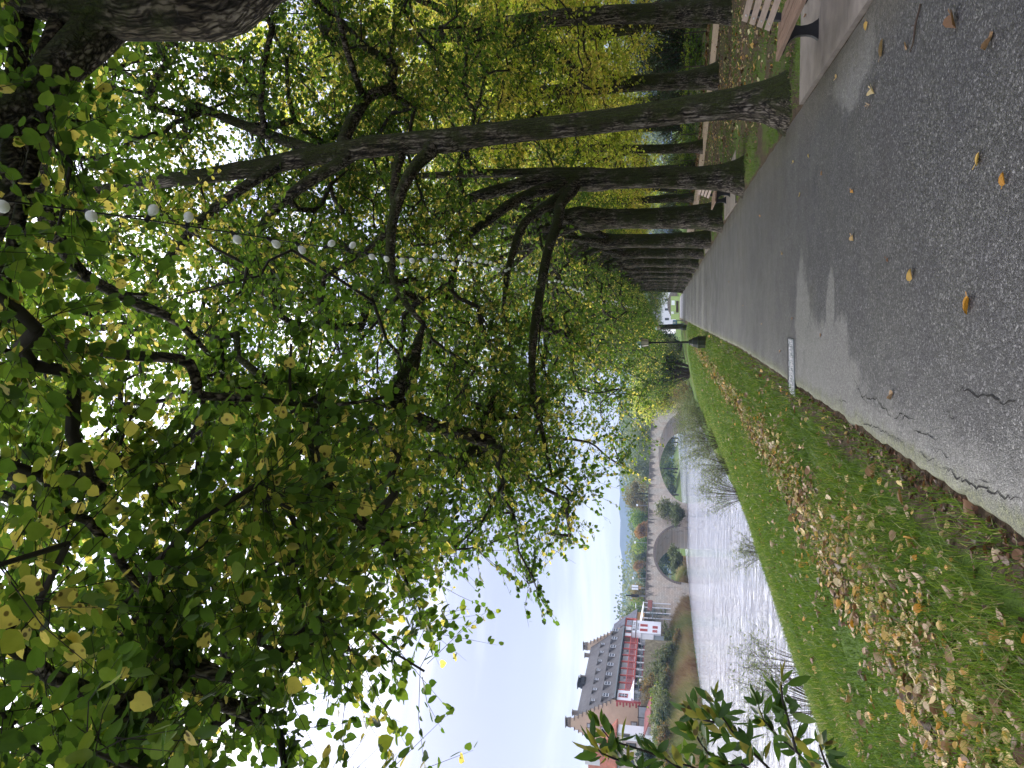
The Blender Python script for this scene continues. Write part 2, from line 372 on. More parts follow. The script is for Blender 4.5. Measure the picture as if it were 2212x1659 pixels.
# ------------------------------------------------------------------ terrain
WZ = -2.6                                             # river level, the path is at 0
def drift(y): return -.0155 * np.maximum(0, np.asarray(y, float) - 18)      # the path bears slightly left
def xl(y): return -1.15 + drift(y)
def xrgt(y): return 2.42 + drift(y)
def xnear(y): return np.interp(y, [-20, 20, 34, 49, 72, 134, 190, 235, 300, 420], [-12.3, -12.3, -11.7, -12.7, -15, -20.6, -29, -34, -36, -40])
def xfar(y): return np.interp(y, [-20, 60, 81, 93, 130, 162, 207, 235, 420], [-47, -49, -51.6, -53, -61.6, -66, -71, -72, -80])
def hz(x, y):
    x = np.asarray(x, float); y = np.asarray(y, float)
    a, b, c = xl(y), xnear(y), xfar(y)
    tt = (a - x) / (a - b)
    zl = np.interp(tt, [0, .03, .1, .25, .4, .55, .72, .9, 1, 1.12], [-.03, .02, .03, -.12, -.5, -.98, -1.65, -2.35, -2.68, -3.2])
    s = c - x
    zf = np.interp(s, [-4, 0, 1.2, 3, 5, 8, 20, 60, 200], [-3.2, -2.68, -1.7, -.6, .9, 3.2, 4.6, 6.2, 7])
    k = np.interp(y, [160, 185], [1, .42])
    zf = np.where(zf > WZ, WZ + (zf - WZ) * k, zf)
    zr = np.interp(x - xrgt(y), [-.25, 0, .12, 1, 14, 60], [-.04, -.02, .015, .02, .02, .6])
    zl = zl + np.where((x < a - .6) & (x > -15), .03 * np.sin(x * 2.1 + 1.3 * np.sin(y * .7)) * np.cos(y * 1.1), 0)
    return np.where(x > a, np.where(x > a + .3, np.where(x > xrgt(y) - .25, zr, -.04), np.interp(x - a, [0, .06], [-.03, -.04])), np.where(x > b - 2, zl, np.where(s > -4, zf, -3.2)))
gx = np.concatenate([np.linspace(-420, -95, 22), np.linspace(-92, -45, 60), np.linspace(-43, -17, 18), np.linspace(-15.8, 8, 160), np.linspace(8.6, 40, 40), np.linspace(45, 260, 20)])
gy = np.concatenate([np.linspace(-20, 0, 14), np.arange(.4, 34, .2), np.arange(34.5, 80, 1.0), np.arange(82, 262, 3.0), np.linspace(270, 430, 14)])
X, Y = np.meshgrid(gx, gy); Z = hz(X, Y)
rng = np.random.default_rng(5)
near = (np.abs(X) < 40) & ((X < xl(Y) - .1) | (X > xrgt(Y) + .15))
Z = Z + np.where(near, rng.normal(0, .008, Z.shape), 0)
nx, ny = len(gx), len(gy); idx = np.arange(nx * ny).reshape(ny, nx)
fq = np.stack([idx[:-1, :-1], idx[:-1, 1:], idx[1:, 1:], idx[1:, :-1]], -1).reshape(-1, 4)
gm = np_mesh('ground', np.stack([X, Y, Z], -1).reshape(-1, 3), [fq], M['ground'], smoothed=True)
dR = X - xrgt(Y); dL = xl(Y) - X
lawn = np.where(dL > 0, .95 - .9 * np.exp(-(dL / .32) ** 2), np.where(dR > 0, np.where(dR < 2.2, .50, np.interp(dR, [2.2, 4.5, 9, 14], [.44, .38, .5, .5])), 0))
lawn = np.where((dL > .3), lawn - .45 * np.exp(-((dL - 1.55) / .30) ** 2), lawn)
lawn = np.where(X < -40, .8, lawn); lawn = np.where((X > 0) & (Y > 75), .9, lawn)
a_ = gm.attributes.new('lawn', 'FLOAT', 'POINT'); a_.data.foreach_set('value', lawn.astype(np.float32).ravel())
tag(link('ground', gm), kind='structure')

wv = np.array([[-90, -20, WZ], [-8, -20, WZ], [-30, 430, WZ], [-95, 430, WZ]], float)
tag(link('river', np_mesh('river', wv, [np.array([[0, 1, 2, 3]])], M['water'])), kind='structure')

# path sheet with a ragged left edge
ys = np.concatenate([np.arange(-6, 26, .08), np.arange(26, 60, .4), np.arange(60, 132, 2.0)])
cols = np.array([0, .04, .1, .3, .6, 1.0, 1.8, 2.6, 3.2, 3.5, 3.57])
V = []; LAT = []; RGT = []
for y in ys:
    a, b = float(xl(y)), float(xrgt(y))
    jag = .05 * mnoise.noise(Vector((0, y * 2.3, 0))) + .035 * mnoise.noise(Vector((3, y * 9, 0)))
    jr = .03 * mnoise.noise(Vector((7, y * 2.0, 0)))
    for c in cols:
        q = c / 3.57; x = (a + jag) * (1 - q) + (b + jr) * q
        z = .004 + (-.05 if c == 0 else 0) - (.006 if c == .04 else 0) - (.05 if c == 3.57 else 0)
        V.append((x, y, z)); LAT.append(x - a - jag); RGT.append(b + jr - x)
n = len(cols); idx = np.arange(len(V)).reshape(-1, n)
fq = np.stack([idx[:-1, :-1], idx[:-1, 1:], idx[1:, 1:], idx[1:, :-1]], -1).reshape(-1, 4)
pm = np_mesh('path', np.array(V), [fq], M['asphalt'])
for nm, vv in (('lat', LAT), ('rgt', RGT)):
    a_ = pm.attributes.new(nm, 'FLOAT', 'POINT'); a_.data.foreach_set('value', np.array(vv, np.float32))
path_o = tag(link('path', pm), kind='structure')
# cracks in the asphalt, as thin open joints
mb = MB(); rr = random.Random(3)
def crack(pix, w):
    P = [gz(*p, z=.0075) for p in pix]; pts = []
    for a, b in zip(P[:-1], P[1:]):
        L = np.linalg.norm(b - a); k = max(2, int(L / .035))
        for i in range(k): pts.append(a + (b - a) * i / k + np.array([rr.gauss(0, .011), rr.gauss(0, .011), 0]))
    pts.append(P[-1]); n = len(pts); vs = []
    for i, p in enumerate(pts):
        d = pts[min(i + 1, n - 1)] - pts[max(i - 1, 0)]; nn = np.array([-d[1], d[0], 0]); nn /= max(1e-6, np.linalg.norm(nn))
        ww = .55 * w * (.3 + rr.random()) * min(1, .25 + 4 * min(i, n - 1 - i) / n) * .5
        vs += [p + nn * ww, p - nn * ww]
    mb.add(vs, [(2 * i, 2 * i + 1, 2 * i + 3, 2 * i + 2) for i in range(n - 1)])
Z6 = lambda a, b: ((3000 + a * .6028) / 1.8228, (1000 + b * .6028) / 1.8228)
for pl, w in (([(1260, 885), (1340, 900), (1450, 920), (1560, 950), (1711, 990)], .016), ([(590, 800), (650, 930), (740, 940), (800, 1010), (860, 1080)], .016),
              ([(860, 1070), (930, 1060), (990, 1080)], .013), ([(960, 1100), (980, 1150), (1080, 1190), (1150, 1200)], .014), ([(620, 1090), (740, 1130), (830, 1190), (920, 1230), (950, 1310)], .012),
              ([(1180, 1385), (1260, 1440), (1340, 1490), (1500, 1560), (1700, 1610)], .018), ([(1020, 1290), (1060, 1330), (1130, 1340)], .010), ([(500, 950), (560, 970)], .012),
              ([(1200, 1050), (1260, 1065)], .009), ([(1100, 1270), (1200, 1300), (1230, 1370)], .01), ([(640, 930), (690, 980), (700, 1060)], .01), ([(1380, 1450), (1460, 1500), (1520, 1500)], .011)):
    crack([Z6(*q) for q in pl], w)
crk = mb.build('crack', M['crack'], path_o)
# far cross paving joints are left to the asphalt; gravel walk beyond the second row of trees
GP = [(16.5, 16), (12.6, 21), (10.1, 25.5), (8.7, 31), (7.5, 37), (6.4, 43.5), (5.7, 52), (5.6, 66), (5.4, 90)]
vs = []
for i in range(len(GP) * 6 - 5):
    t_ = i / 6; k = min(int(t_), len(GP) - 2); q = t_ - k
    x = GP[k][0] * (1 - q) + GP[k + 1][0] * q; y = GP[k][1] * (1 - q) + GP[k + 1][1] * q
    d = Vector((GP[k + 1][0] - GP[k][0], GP[k + 1][1] - GP[k][1])).normalized(); w = 1.05 + .12 * mnoise.noise(Vector((i * .7, 0, 0)))
    vs += [(x + d.y * w, y - d.x * w, float(hz(x, y)) + .026), (x - d.y * w, y + d.x * w, float(hz(x, y)) + .026)]
mb = MB(); mb.add(vs, [(2 * i, 2 * i + 1, 2 * i + 3, 2 * i + 2) for i in range(len(vs) // 2 - 1)])
tag(mb.build('gravel_path', M['gravel']), kind='structure')
# concrete pads under the benches
def pad(y0, y1):
    mb = MB(); x0 = float(xrgt(y0)) - .03; x1 = x0 + 1.28
    seg = [y0, (y0 * 2 + y1) / 3 - .004, (y0 * 2 + y1) / 3 + .004, (y0 + 2 * y1) / 3 - .004, (y0 + 2 * y1) / 3 + .004, y1]
    for a, b in ((seg[0], seg[1]), (seg[2], seg[3]), (seg[4], seg[5])): mb.box(x0, x1, a, b, -.08, .034)
    tag(mb.build('concrete_pad', M['concrete']), kind='structure')
pad(6.2, 10.05); pad(19.4, 23.2); pad(32.6, 36.0); pad(46.2, 48.8)

# hills far away
def hill(name, y0, x0, x1, top, mat_, seed, base=4.0, depth=300):
    n = 90; vs = []; fs = []
    for r in range(6):
        for i in range(n):
            x = x0 + (x1 - x0) * i / (n - 1); h = top(i / (n - 1)) * (r / 5) ** .5
            h += (1.6 if r else 0) * mnoise.noise(Vector((i * .9, r * 1.7, seed))) * top(.5) * .02
            vs.append((x, y0 + depth * r / 5, base + h))
    for r in range(5):
        for i in range(n - 1): fs.append((r * n + i, r * n + i + 1, (r + 1) * n + i + 1, (r + 1) * n + i))
    mb = MB(); mb.add(vs, fs); return tag(mb.build(name, mat_, smoothed=True), kind='structure')
M['lawn'] = plain('lawn', (.085, .125, .03), .95, .3, 3, .1, bump=.02)
M['bank_brown'] = plain('bank_brown', (.20, .17, .105), .95, .55, 1.2, .1, bump=.05)
M['hill'] = plain('hill', (.03, .045, .04), .95, .4, .02, .1, bump=2.0)
hill('hills', 1250, -1500, 900, lambda q: 112 + 6 * math.sin(q * 9 + 1.0) + 3 * math.sin(q * 31), M['hill'], 1, -5, 250)

# ------------------------------------------------------------------ trees
NEAR_T = np.array([(.03, 0, 0), (-.06, .2, .03), (.06, .40, .06), (.34, .50, .07), (.68, .36, .05), (.88, .13, .02), (1.0, 0, -.03),
                   (.88, -.13, .02), (.68, -.36, .05), (.34, -.50, .07), (.06, -.40, .06), (-.06, -.2, .03)])
NEAR_F = [[0, 6, 5, 4, 3, 2, 1], [0, 11, 10, 9, 8, 7, 6]]
FAR_T = np.array([(0, 0, 0), (.22, .42, .03), (.66, .38, .03), (1, 0, -.05), (.66, -.38, .03), (.22, -.42, .03)])
FAR_F = [[0, 5, 4, 3, 2, 1]]
NARROW_T = np.array([(0, 0, 0), (.3, .12, .01), (.7, .10, .01), (1, 0, -.05), (.7, -.10, .01), (.3, -.12, .01)])
OVAL_T = np.array([(0, 0, 0), (.15, .14, .02), (.42, .23, .03), (.72, .17, .01), (1, 0, -.06), (.72, -.17, .01), (.42, -.23, .03), (.15, -.14, .02)])
OVAL_F = [[0, 4, 3, 2, 1], [0, 7, 6, 5, 4]]
def unit(a): return a / np.maximum(1e-9, np.linalg.norm(a, axis=-1, keepdims=True))
def leaves(B, axis, nrm, size, T, Fc):
    axis = unit(axis); b = unit(np.cross(nrm, axis)); n = np.cross(axis, b)
    V = B[:, None, :] + (axis[:, None, :] * T[None, :, 0:1] + b[:, None, :] * T[None, :, 1:2] + n[:, None, :] * T[None, :, 2:3]) * size[:, None, None]
    k = len(T); base = (np.arange(len(B)) * k)[:, None]
    return V.reshape(-1, 3), [np.array(f)[None, :] + base for f in Fc]
def twig_geo(A, D, L, droop, r):
    """three-point triangular twigs"""
    P = [A, A + D * (L * .5)[:, None] + droop * (L * .25)[:, None], A + D * L[:, None] + droop * L[:, None]]
    e = unit(np.cross(D, np.array([.3, .2, .93]))); g = unit(np.cross(D, e)); vs = []
    for k, p in enumerate(P):
        rr_ = r * (1, .7, .3)[k]
        for q in (0, 2.09, 4.19): vs.append(p + (e * math.cos(q) + g * math.sin(q)) * rr_)
    V = np.stack(vs, 1).reshape(-1, 3); base = (np.arange(len(A)) * 9)[:, None]; fs = []
    for k in (0, 3):
        for i in range(3): fs.append(np.array([k + i, k + (i + 1) % 3, k + 3 + (i + 1) % 3, k + 3 + i])[None] + base)
    return V, np.concatenate(fs)

def foliage(A, D, L, lpt, lsize, T, Fc, mat_leaf, rng, name, parent, tone_of, tw_r=.004, droop=.25, flat=.38):
    """leaf twigs from starts A along D with length L; one mesh named by name"""
    dr = np.tile(np.array([0, 0, -droop]), (len(A), 1)) + rng.normal(0, .08, (len(A), 3))
    tv, tf = twig_geo(A, D, L, dr, tw_r)
    n = len(A) * lpt
    ti = np.repeat(np.arange(len(A)), lpt); t = rng.uniform(.12, 1.02, n)
    P = A[ti] + D[ti] * (L[ti] * t)[:, None] + dr[ti] * (L[ti] * t * t)[:, None]
    side = np.cross(D[ti], np.array([0, 0, 1.0])); side = unit(side + 1e-6) * np.where(rng.random(n) < .5, -1, 1)[:, None]
    ax = unit(D[ti] * rng.uniform(.1, .8, n)[:, None] + side * rng.uniform(.3, 1, n)[:, None] + rng.normal(0, .25, (n, 3)) + np.array([0, 0, -.35]))
    nr = unit(np.tile(np.array([0, 0, 1.0]), (n, 1)) + rng.normal(0, flat, (n, 3)))
    sz = lsize * rng.uniform(.6, 1.25, n)
    lv, lf = leaves(P + ax * .02, ax, nr, sz, T, Fc)
    tone = np.clip(tone_of(P, ti), 0, 1)
    V = np.concatenate([tv, lv]); faces = [tf] + [f + len(tv) for f in lf]
    mi = np.concatenate([np.ones(len(tf), int)] + [np.zeros(len(f), int) for f in lf])
    tn = np.concatenate([np.zeros(len(tf))] + [tone for f in lf])
    return link(name, np_mesh(name, V, faces, [mat_leaf, M['twig']], mi, tn), parent)

class Skel:
    def __init__(s): s.P = []; s.par = []; s.R = []; s.ok = []; s.br = []; s.tip = []
    def path(s, pts, par=-1, radii=None, attach=True):
        ids = []
        for k, p in enumerate(pts):
            s.P.append(np.array(p, float)); s.par.append(par); s.R.append(radii[k] if radii is not None else 0.0)
            s.ok.append(attach if isinstance(attach, bool) else attach(p)); s.tip.append(0)
            par = len(s.P) - 1; ids.append(par)
        s.br.append(ids); return ids
def interp_path(pts, rad, step=.45):
    P = [np.array(p, float) for p in pts]; out = []; ro = []
    for i in range(len(P) - 1):
        p0 = P[max(i - 1, 0)]; p1 = P[i]; p2 = P[i + 1]; p3 = P[min(i + 2, len(P) - 1)]
        k = max(2, int(np.linalg.norm(p2 - p1) / step))
        for j in range(k):
            t = j / k
            out.append(.5 * ((2 * p1) + (-p0 + p2) * t + (2 * p0 - 5 * p1 + 4 * p2 - p3) * t * t + (-p0 + 3 * p1 - 3 * p2 + p3) * t ** 3))
            ro.append(rad[i] * (1 - t) + rad[i + 1] * t)
    out.append(P[-1]); ro.append(rad[-1]); return out, ro

def trunk_rings(mb, pts, radii, sides, seed, flare=.5, flare_h=.55, burls=()):
    """a tapered bole with buttresses, lumps and uneven outline; local z starts at the ground"""
    base = len(mb.v); vs = []; n = len(pts)
    for k, (p, r) in enumerate(zip(pts, radii)):
        p = Vector(p); z = p.z
        t = (Vector(pts[min(k + 1, n - 1)]) - Vector(pts[max(k - 1, 0)])).normalized()
        a = (Vector((1, 0, 0)) - t * t.x).normalized(); b = t.cross(a)
        for i in range(sides):
            q = 2 * math.pi * i / sides; d = a * math.cos(q) + b * math.sin(q)
            lob = mnoise.noise(Vector((math.cos(q) * 1.1, math.sin(q) * 1.1, z * .25 + seed))) * .16
            fl = flare * math.exp(-max(z, 0) / flare_h) + .35 * flare * math.exp(-max(z, 0) / .14); fl = fl * (.65 + .6 * mnoise.noise(Vector((math.cos(q) * 1.7, math.sin(q) * 1.7, seed * 3))) + .15)
            fine = .035 * mnoise.noise(Vector((math.cos(q) * 7, math.sin(q) * 7, z * 1.1 + seed)))
            bl = 0
            for (bz, bq, br, bh) in burls:
                dq = math.atan2(math.sin(q - bq), math.cos(q - bq)); bl += bh * math.exp(-((z - bz) / br) ** 2 - (dq / .7) ** 2)
            vs.append(p + d * (r * (1 + lob + fl + fine + bl)))
    fs = [(k * sides + i, k * sides + (i + 1) % sides, (k + 1) * sides + (i + 1) % sides, (k + 1) * sides + i) for k in range(n - 1) for i in range(sides)]
    fs.append(tuple((n - 1) * sides + i for i in range(sides)))
    mb.add(vs, fs)

def grow(name, label, cat, group, loc, bole, bole_r, limbs, clusters, seed, leaf, lsize, near=False, sides=20, twigs=9, lpt=9, flare=.5, burls=(),
         tone_mid=.42, tone_sd=.2, tw_len=(.45, .95), yellow=.08, rscale=.011, flat=.38, attach_from=2.8, twig_bias=(0, 0, 0)):
    """bole: points of the main stem (local), limbs: list of (points, radii) starting on it, clusters: centres of leafy sprays"""
    rng = np.random.default_rng(seed); rn = random.Random(seed)
    root = empty(name, loc, 0, label, cat, group)
    sk = Skel(); bp, br = interp_path(bole, bole_r, .16 if sides > 30 else .3)
    sk.path(bp, -1, br, lambda p: p[2] > attach_from)
    nb = len(bp)
    for pts, rad in limbs:
        lp, lr = interp_path(pts, rad, .28)
        P = np.array(sk.P[:nb]); j = int(np.argmin(np.linalg.norm(P - lp[0], axis=1)))
        sk.path([sk.P[j]] + lp[1:], j, lr)
    cl = [np.array(c, float) for c in clusters]
    P0 = np.array([p for p, o in zip(sk.P, sk.ok) if o])
    cl.sort(key=lambda c: np.min(np.linalg.norm(P0 - c, axis=1)))
    ends = []
    for c in cl:
        P = np.array(sk.P); d = np.linalg.norm(P - c, axis=1) + np.where(np.array(sk.ok), 0, 1e3) + .8 * np.maximum(0, P[:, 2] - c[2] - .3)
        j = int(np.argmin(d)); p0 = sk.P[j]; L = np.linalg.norm(c - p0)
        if L < .15: ends.append([j]); continue
        mid = (p0 + c) / 2 + np.array([0, 0, .16 * L]) + rng.normal(0, .09 * L, 3)
        k = max(2, int(L / .4)); pts = []
        for i in range(1, k + 1):
            t = i / k; pts.append(p0 * (1 - t) ** 2 + mid * 2 * t * (1 - t) + c * t * t + (rng.normal(0, .03, 3) if i < k else 0))
        ids = sk.path(pts, j); sk.tip[ids[-1]] = 1; ends.append(ids[-max(2, (2 * len(ids)) // 3):])
    n = len(sk.P); cnt = np.array(sk.tip, float)
    for i in range(n - 1, -1, -1):
        if sk.par[i] >= 0: cnt[sk.par[i]] += cnt[i]
    R = np.maximum(np.array(sk.R), np.where(np.array(sk.R) > 0, 0, rscale * np.sqrt(np.maximum(cnt, .6))))
    mb = MB()
    trunk_rings(mb, [tuple(p) for p in bp], br, sides, seed * 1.7, flare, .5, burls)
    for ids in sk.br[1:]:
        j = sk.par[ids[0]]
        pts = ([sk.P[j]] if j >= 0 else []) + [sk.P[i] for i in ids]
        r0 = min(R[j] * .9, R[ids[0]] * 1.5) if j >= 0 else R[ids[0]]
        rad = ([r0] if j >= 0 else []) + [R[i] for i in ids]
        big = max(rad) > .045
        mb.tube(pts, rad, 9 if big else 5, 0 if big else 1, .07 if big else 0, rn)
    mb.build('trunk', [M['bark'], M['bark_thin']], root, True)
    A = []; D = []; ci = []
    for q, ids in enumerate(ends):
        for _ in range(twigs):
            i = rn.choice(ids); A.append(sk.P[i] + rng.normal(0, .03, 3)); ci.append(q)
            cdir = sk.P[ids[-1]] - sk.P[ids[0]]; cdir = cdir / (np.linalg.norm(cdir) + 1e-6)
            D.append(cdir * .45 + rng.normal(0, 1, 3) * np.array([.8, .8, .38]) + np.array(twig_bias))
    A = np.array(A); D = unit(np.array(D)); L = rng.uniform(*tw_len, len(A)); ci = np.array(ci)
    cb = rng.normal(0, .12, len(ends))
    def tone(P, ti):
        v = tone_mid + cb[ci[ti]] + rng.normal(0, tone_sd, len(P)); v = np.clip(v, 0, .85)
        return np.where(rng.random(len(P)) < yellow * (1 + 2.0 * np.clip(cb[ci[ti]] / .12, -.4, 2)), rng.uniform(.9, 1, len(P)), v)
    foliage(A, D, L, lpt, lsize, NEAR_T if near else FAR_T, NEAR_F if near else FAR_F, leaf, rng, 'crown', root, tone, .0035 if near else .005, .25, flat)
    return root

def scatter_clusters(n, seed, inside, box):
    rng = np.random.default_rng(seed); out = []
    while len(out) < n:
        p = np.array([rng.uniform(*box[0]), rng.uniform(*box[1]), rng.uniform(*box[2])])
        if inside(p) and all(np.sum((p - q) ** 2) > .16 for q in out[-60:]): out.append(p)
    return out

GA = 'lime trees in the avenue along the asphalt path'
# --- overhead tree just outside the right edge: leaning bole, forking limb, boughs reaching across the path
T0 = np.array([2.75, 4.6, 0.0])
def loc0(p): return tuple(np.array(p) - T0)
def inside0(p):
    x, y, z = p[0] + T0[0], p[1] + T0[1], p[2]
    lo = np.interp(x, [-4, -2.6, -1.2, .5, 2, 4.5], [3.3, 3.25, 3.75, 4.05, 4.1, 4.0])
    lo += np.interp(y, [2, 4, 9], [.25, 0, .9]); hi = np.interp(x, [-4, -2, 2.7, 5], [6.2, 8.5, 9.5, 8])
    if (x * x + y * y + (z - 1.6) ** 2) < 2.3 ** 2: return False
    dens = 1.0 if x < 0 else .8
    if x > .2: lo = max(lo, 2.1 + .76 * y)
    return lo < z < hi and -3.55 + .1 * abs(y - 4) < x < 5.5 and 1.2 < y < 8.6 and random.random() < dens
random.seed(1)
c0 = scatter_clusters(300, 11, inside0, ((-6.8, 2.8), (-3.4, 4.2), (3.0, 9)))
def inL0(p):
    x, y, z = p[0] + T0[0], p[1] + T0[1], p[2]
    return (x * x + y * y + (z - 1.6) ** 2) > 2.4 ** 2 and z > np.interp(x, [-3.8, -2.2, -1], [3.15, 3.25, 3.7]) + .22 * abs(y - 3.6) and x > -3.75 + .1 * abs(y - 4)
c0 += scatter_clusters(70, 18, lambda p: p[2] > 2.4 + .78 * (p[1] + T0[1]), ((-2.6, 2.5), (-2.6, 2.5), (4.5, 9.5)))
c0 += scatter_clusters(85, 15, inL0, ((-6.6, -3.6), (-3.0, 3.0), (3.1, 6.2)))
lim0 = [([loc0(gd(250, 20, 4.6)), loc0(gd(190, 85, 4.5)), loc0(gd(110, 165, 4.35)), loc0(gd(30, 235, 4.2)), loc0(gd(-140, 300, 4.0)), loc0(gd(-420, 420, 4.0))], [.20, .15, .125, .10, .08, .05]),
        ([loc0(gd(30, 235, 4.2)), loc0(gd(20, 420, 4.4)), loc0(gd(-30, 560, 4.6)), loc0(gd(-10, 660, 4.7)), loc0(gd(110, 733, 4.75)), loc0(gd(250, 765, 4.8)), loc0(gd(355, 772, 4.85)), loc0(gd(410, 785, 4.9)), loc0(gd(425, 835, 4.9)),
          loc0(gd(440, 855, 4.95)), loc0(gd(560, 862, 5.1)), loc0(gd(700, 878, 5.3)), loc0(gd(830, 858, 5.5))], [.09, .07, .06, .05, .043, .042, .040, .042, .04, .034, .024, .018, .012]),
        ([loc0(gd(-10, 660, 4.7)), loc0(gd(-200, 850, 4.2)), loc0(gd(-150, 1010, 4.0)), loc0(gd(0, 1022, 3.9)), loc0(gd(195, 1036, 3.8)), loc0(gd(215, 1070, 3.8))], [.06, .06, .055, .05, .045, .03]),
        ([loc0(gd(-150, 1010, 4.0)), loc0(gd(60, 1090, 3.9)), loc0(gd(190, 1125, 3.9)), loc0(gd(300, 1275, 3.95)), loc0(gd(345, 1370, 4.0)), loc0(gd(378, 1450, 4.0))], [.045, .035, .03, .026, .02, .012]),
        ([loc0(gd(110, 165, 4.35)), loc0(gd(80, 400, 5.2)), loc0(gd(150, 560, 5.8)), loc0(gd(210, 612, 6.0)), loc0(gd(310, 662, 6.1)), loc0(gd(390, 700, 6.2)), loc0(gd(480, 800, 6.3))], [.09, .08, .065, .055, .048, .035, .015])]
grow('lime_tree', 'dark leaning lime tree at the photo\'s upper right corner, its limb forking over the path', 'tree', GA, T0,
     [(.1, 0, -.1), (.0, 0, 1.0), (-.10, 0, 2.4), loc0(gd(720, -150, 4.6)), loc0(gd(560, -105, 4.6)), loc0(gd(420, -32, 4.6)), loc0(gd(260, 0, 4.6)), loc0(gd(100, -20, 4.6)), loc0(gd(-150, -60, 4.7)), loc0(gd(-500, -120, 4.8))],
     [.36, .33, .31, .30, .29, .29, .26, .20, .15, .08], lim0, c0, 21, M['lime_leaf'], .078, True, 40, 13, 9, burls=((4.55, math.pi * .93, .28, .30),), yellow=.07, tw_len=(.35, .8), twig_bias=(-.1, 0, 0))

# --- avenue trees
def inside_av(x0, zb):
    def f(p):
        x, y, z = p
        lo = np.interp(x, [-7, -5.8, -3.6, -1.5, 0, 2.5, 4.5], zb)
        hi = 12.5 - .10 * (x + 1) ** 2
        return x > x0 + .12 * y * y and lo < z < hi and abs(y) < 4.3 and (x / 7.2) ** 2 + (y / 4.6) ** 2 < 1 and random.random() < (1 if z < 8 else .75)
    return f
BOX = ((-7.2, 4.6), (-4.3, 4.3), (2, 13))
def P1(px, py, y): return tuple(gd(px, py, y) - T1)
T1 = np.array([2.78, 11.3, 0.0])
lim1 = [([P1(945, 318, 11.3), P1(905, 350, 11.0), P1(868, 410, 10.6), P1(848, 480, 10.2), P1(843, 545, 9.9), P1(852, 605, 9.7), P1(880, 660, 9.5), P1(915, 700, 9.4)], [.13, .10, .085, .075, .065, .055, .045, .03]),
        ([P1(872, 322, 11.3), P1(858, 360, 11.2), P1(850, 420, 11.0), P1(838, 500, 10.8), P1(700, 600, 10.6)], [.10, .075, .065, .05, .03]),
        ([P1(770, 330, 11.3), P1(700, 372, 11.2), P1(620, 425, 11.1), P1(560, 495, 11.0), P1(545, 510, 11.0)], [.11, .10, .085, .07, .05]),
        ([P1(690, 330, 11.3), P1(500, 260, 11.6), P1(250, 150, 12.0)], [.10, .08, .04]),
        ([P1(620, 345, 11.3), P1(430, 480, 10.5), P1(280, 700, 9.8), P1(260, 900, 9.2)], [.09, .075, .06, .03])]
random.seed(2)
c1 = scatter_clusters(430, 12, lambda p, f=inside_av(-7.0, [3.5, 3.3, 4.3, 6.0, 6.2, 5.6, 4.3]): f(p) and not (abs(p[0] + .04 * p[2]) < 1.0 and p[1] < .2 and p[2] < 9.5), BOX)
c1 += scatter_clusters(190, 17, lambda p: p[2] > 7.5 and (p[0] / 4.5) ** 2 + (p[1] / 4.2) ** 2 < 1, ((-4.5, 4.5), (-.5, 4.2), (7.5, 14.5)))
c1 += scatter_clusters(90, 16, lambda p: p[2] > np.interp(p[0], [-7.2, -6, -4], [3.2, 3.1, 3.9]) and p[0] > -6.9 + .1 * p[1] ** 2, ((-7.2, -4), (-3.2, 3.6), (3, 6.5)))
grow('lime_tree', 'nearest lime tree in full view, pale furrowed bark left, dark moss right', 'tree', GA, T1,
     [(0, 0, -.12), P1(1600, 222, 11.3), P1(1300, 262, 11.3), P1(1100, 284, 11.3), P1(960, 302, 11.3), P1(860, 312, 11.3), P1(700, 334, 11.3), P1(500, 372, 11.3), P1(300, 398, 11.3), P1(100, 430, 11.3)],
     [.20, .175, .165, .165, .17, .165, .15, .125, .10, .06], lim1, c1, 22, M['lime_leaf'], .075, False, 64, 13, 13, flare=1.15,
     burls=((4.95, math.pi, .35, .22), (6.2, 0, .16, .25), (8.6, 0, .12, .2)), yellow=.085)
T2 = np.array([2.75, 17.7, 0.0])
def P2(px, py, y): return tuple(gd(px, py, y) - T2)
lim2 = [([P2(1330, 392, 17.7), P2(1180, 388, 17.6), P2(1114, 401, 17.5), P2(1015, 430, 17.2), P2(936, 476, 16.9), P2(848, 516, 16.6), P2(757, 563, 16.3), P2(640, 610, 16)], [.17, .17, .15, .125, .11, .095, .07, .04]),
        ([P2(1230, 398, 17.6), P2(1130, 425, 17.2), P2(1055, 476, 16.7), P2(1007, 516, 16.3), P2(975, 600, 15.6), P2(960, 680, 15)], [.17, .12, .10, .085, .06, .03]),
        ([P2(1240, 400, 17.6), P2(1194, 436, 17.2), P2(1134, 480, 16.6), P2(1110, 540, 15.8), P2(1094, 600, 15.2), P2(1087, 680, 14.6)], [.16, .12, .10, .085, .06, .03]),
        ([P2(1250, 402, 17.6), P2(1213, 436, 17.0), P2(1204, 480, 16.2), P2(1182, 548, 15.2), P2(1162, 658, 13.9), P2(1150, 760, 12.9), P2(1152, 850, 12.2), P2(1175, 950, 11.6), P2(1195, 1040, 11.2)], [.17, .125, .11, .10, .085, .07, .055, .035, .018]),
        ([P2(1330, 380, 17.7), P2(1200, 372, 17.8), P2(900, 380, 18.0), P2(600, 400, 18.2)], [.17, .12, .08, .04])]
random.seed(3)
c2 = scatter_clusters(420, 13, inside_av(-7.2, [2.6, 2.5, 3.5, 5.6, 6.3, 5.4, 4.3]), BOX)
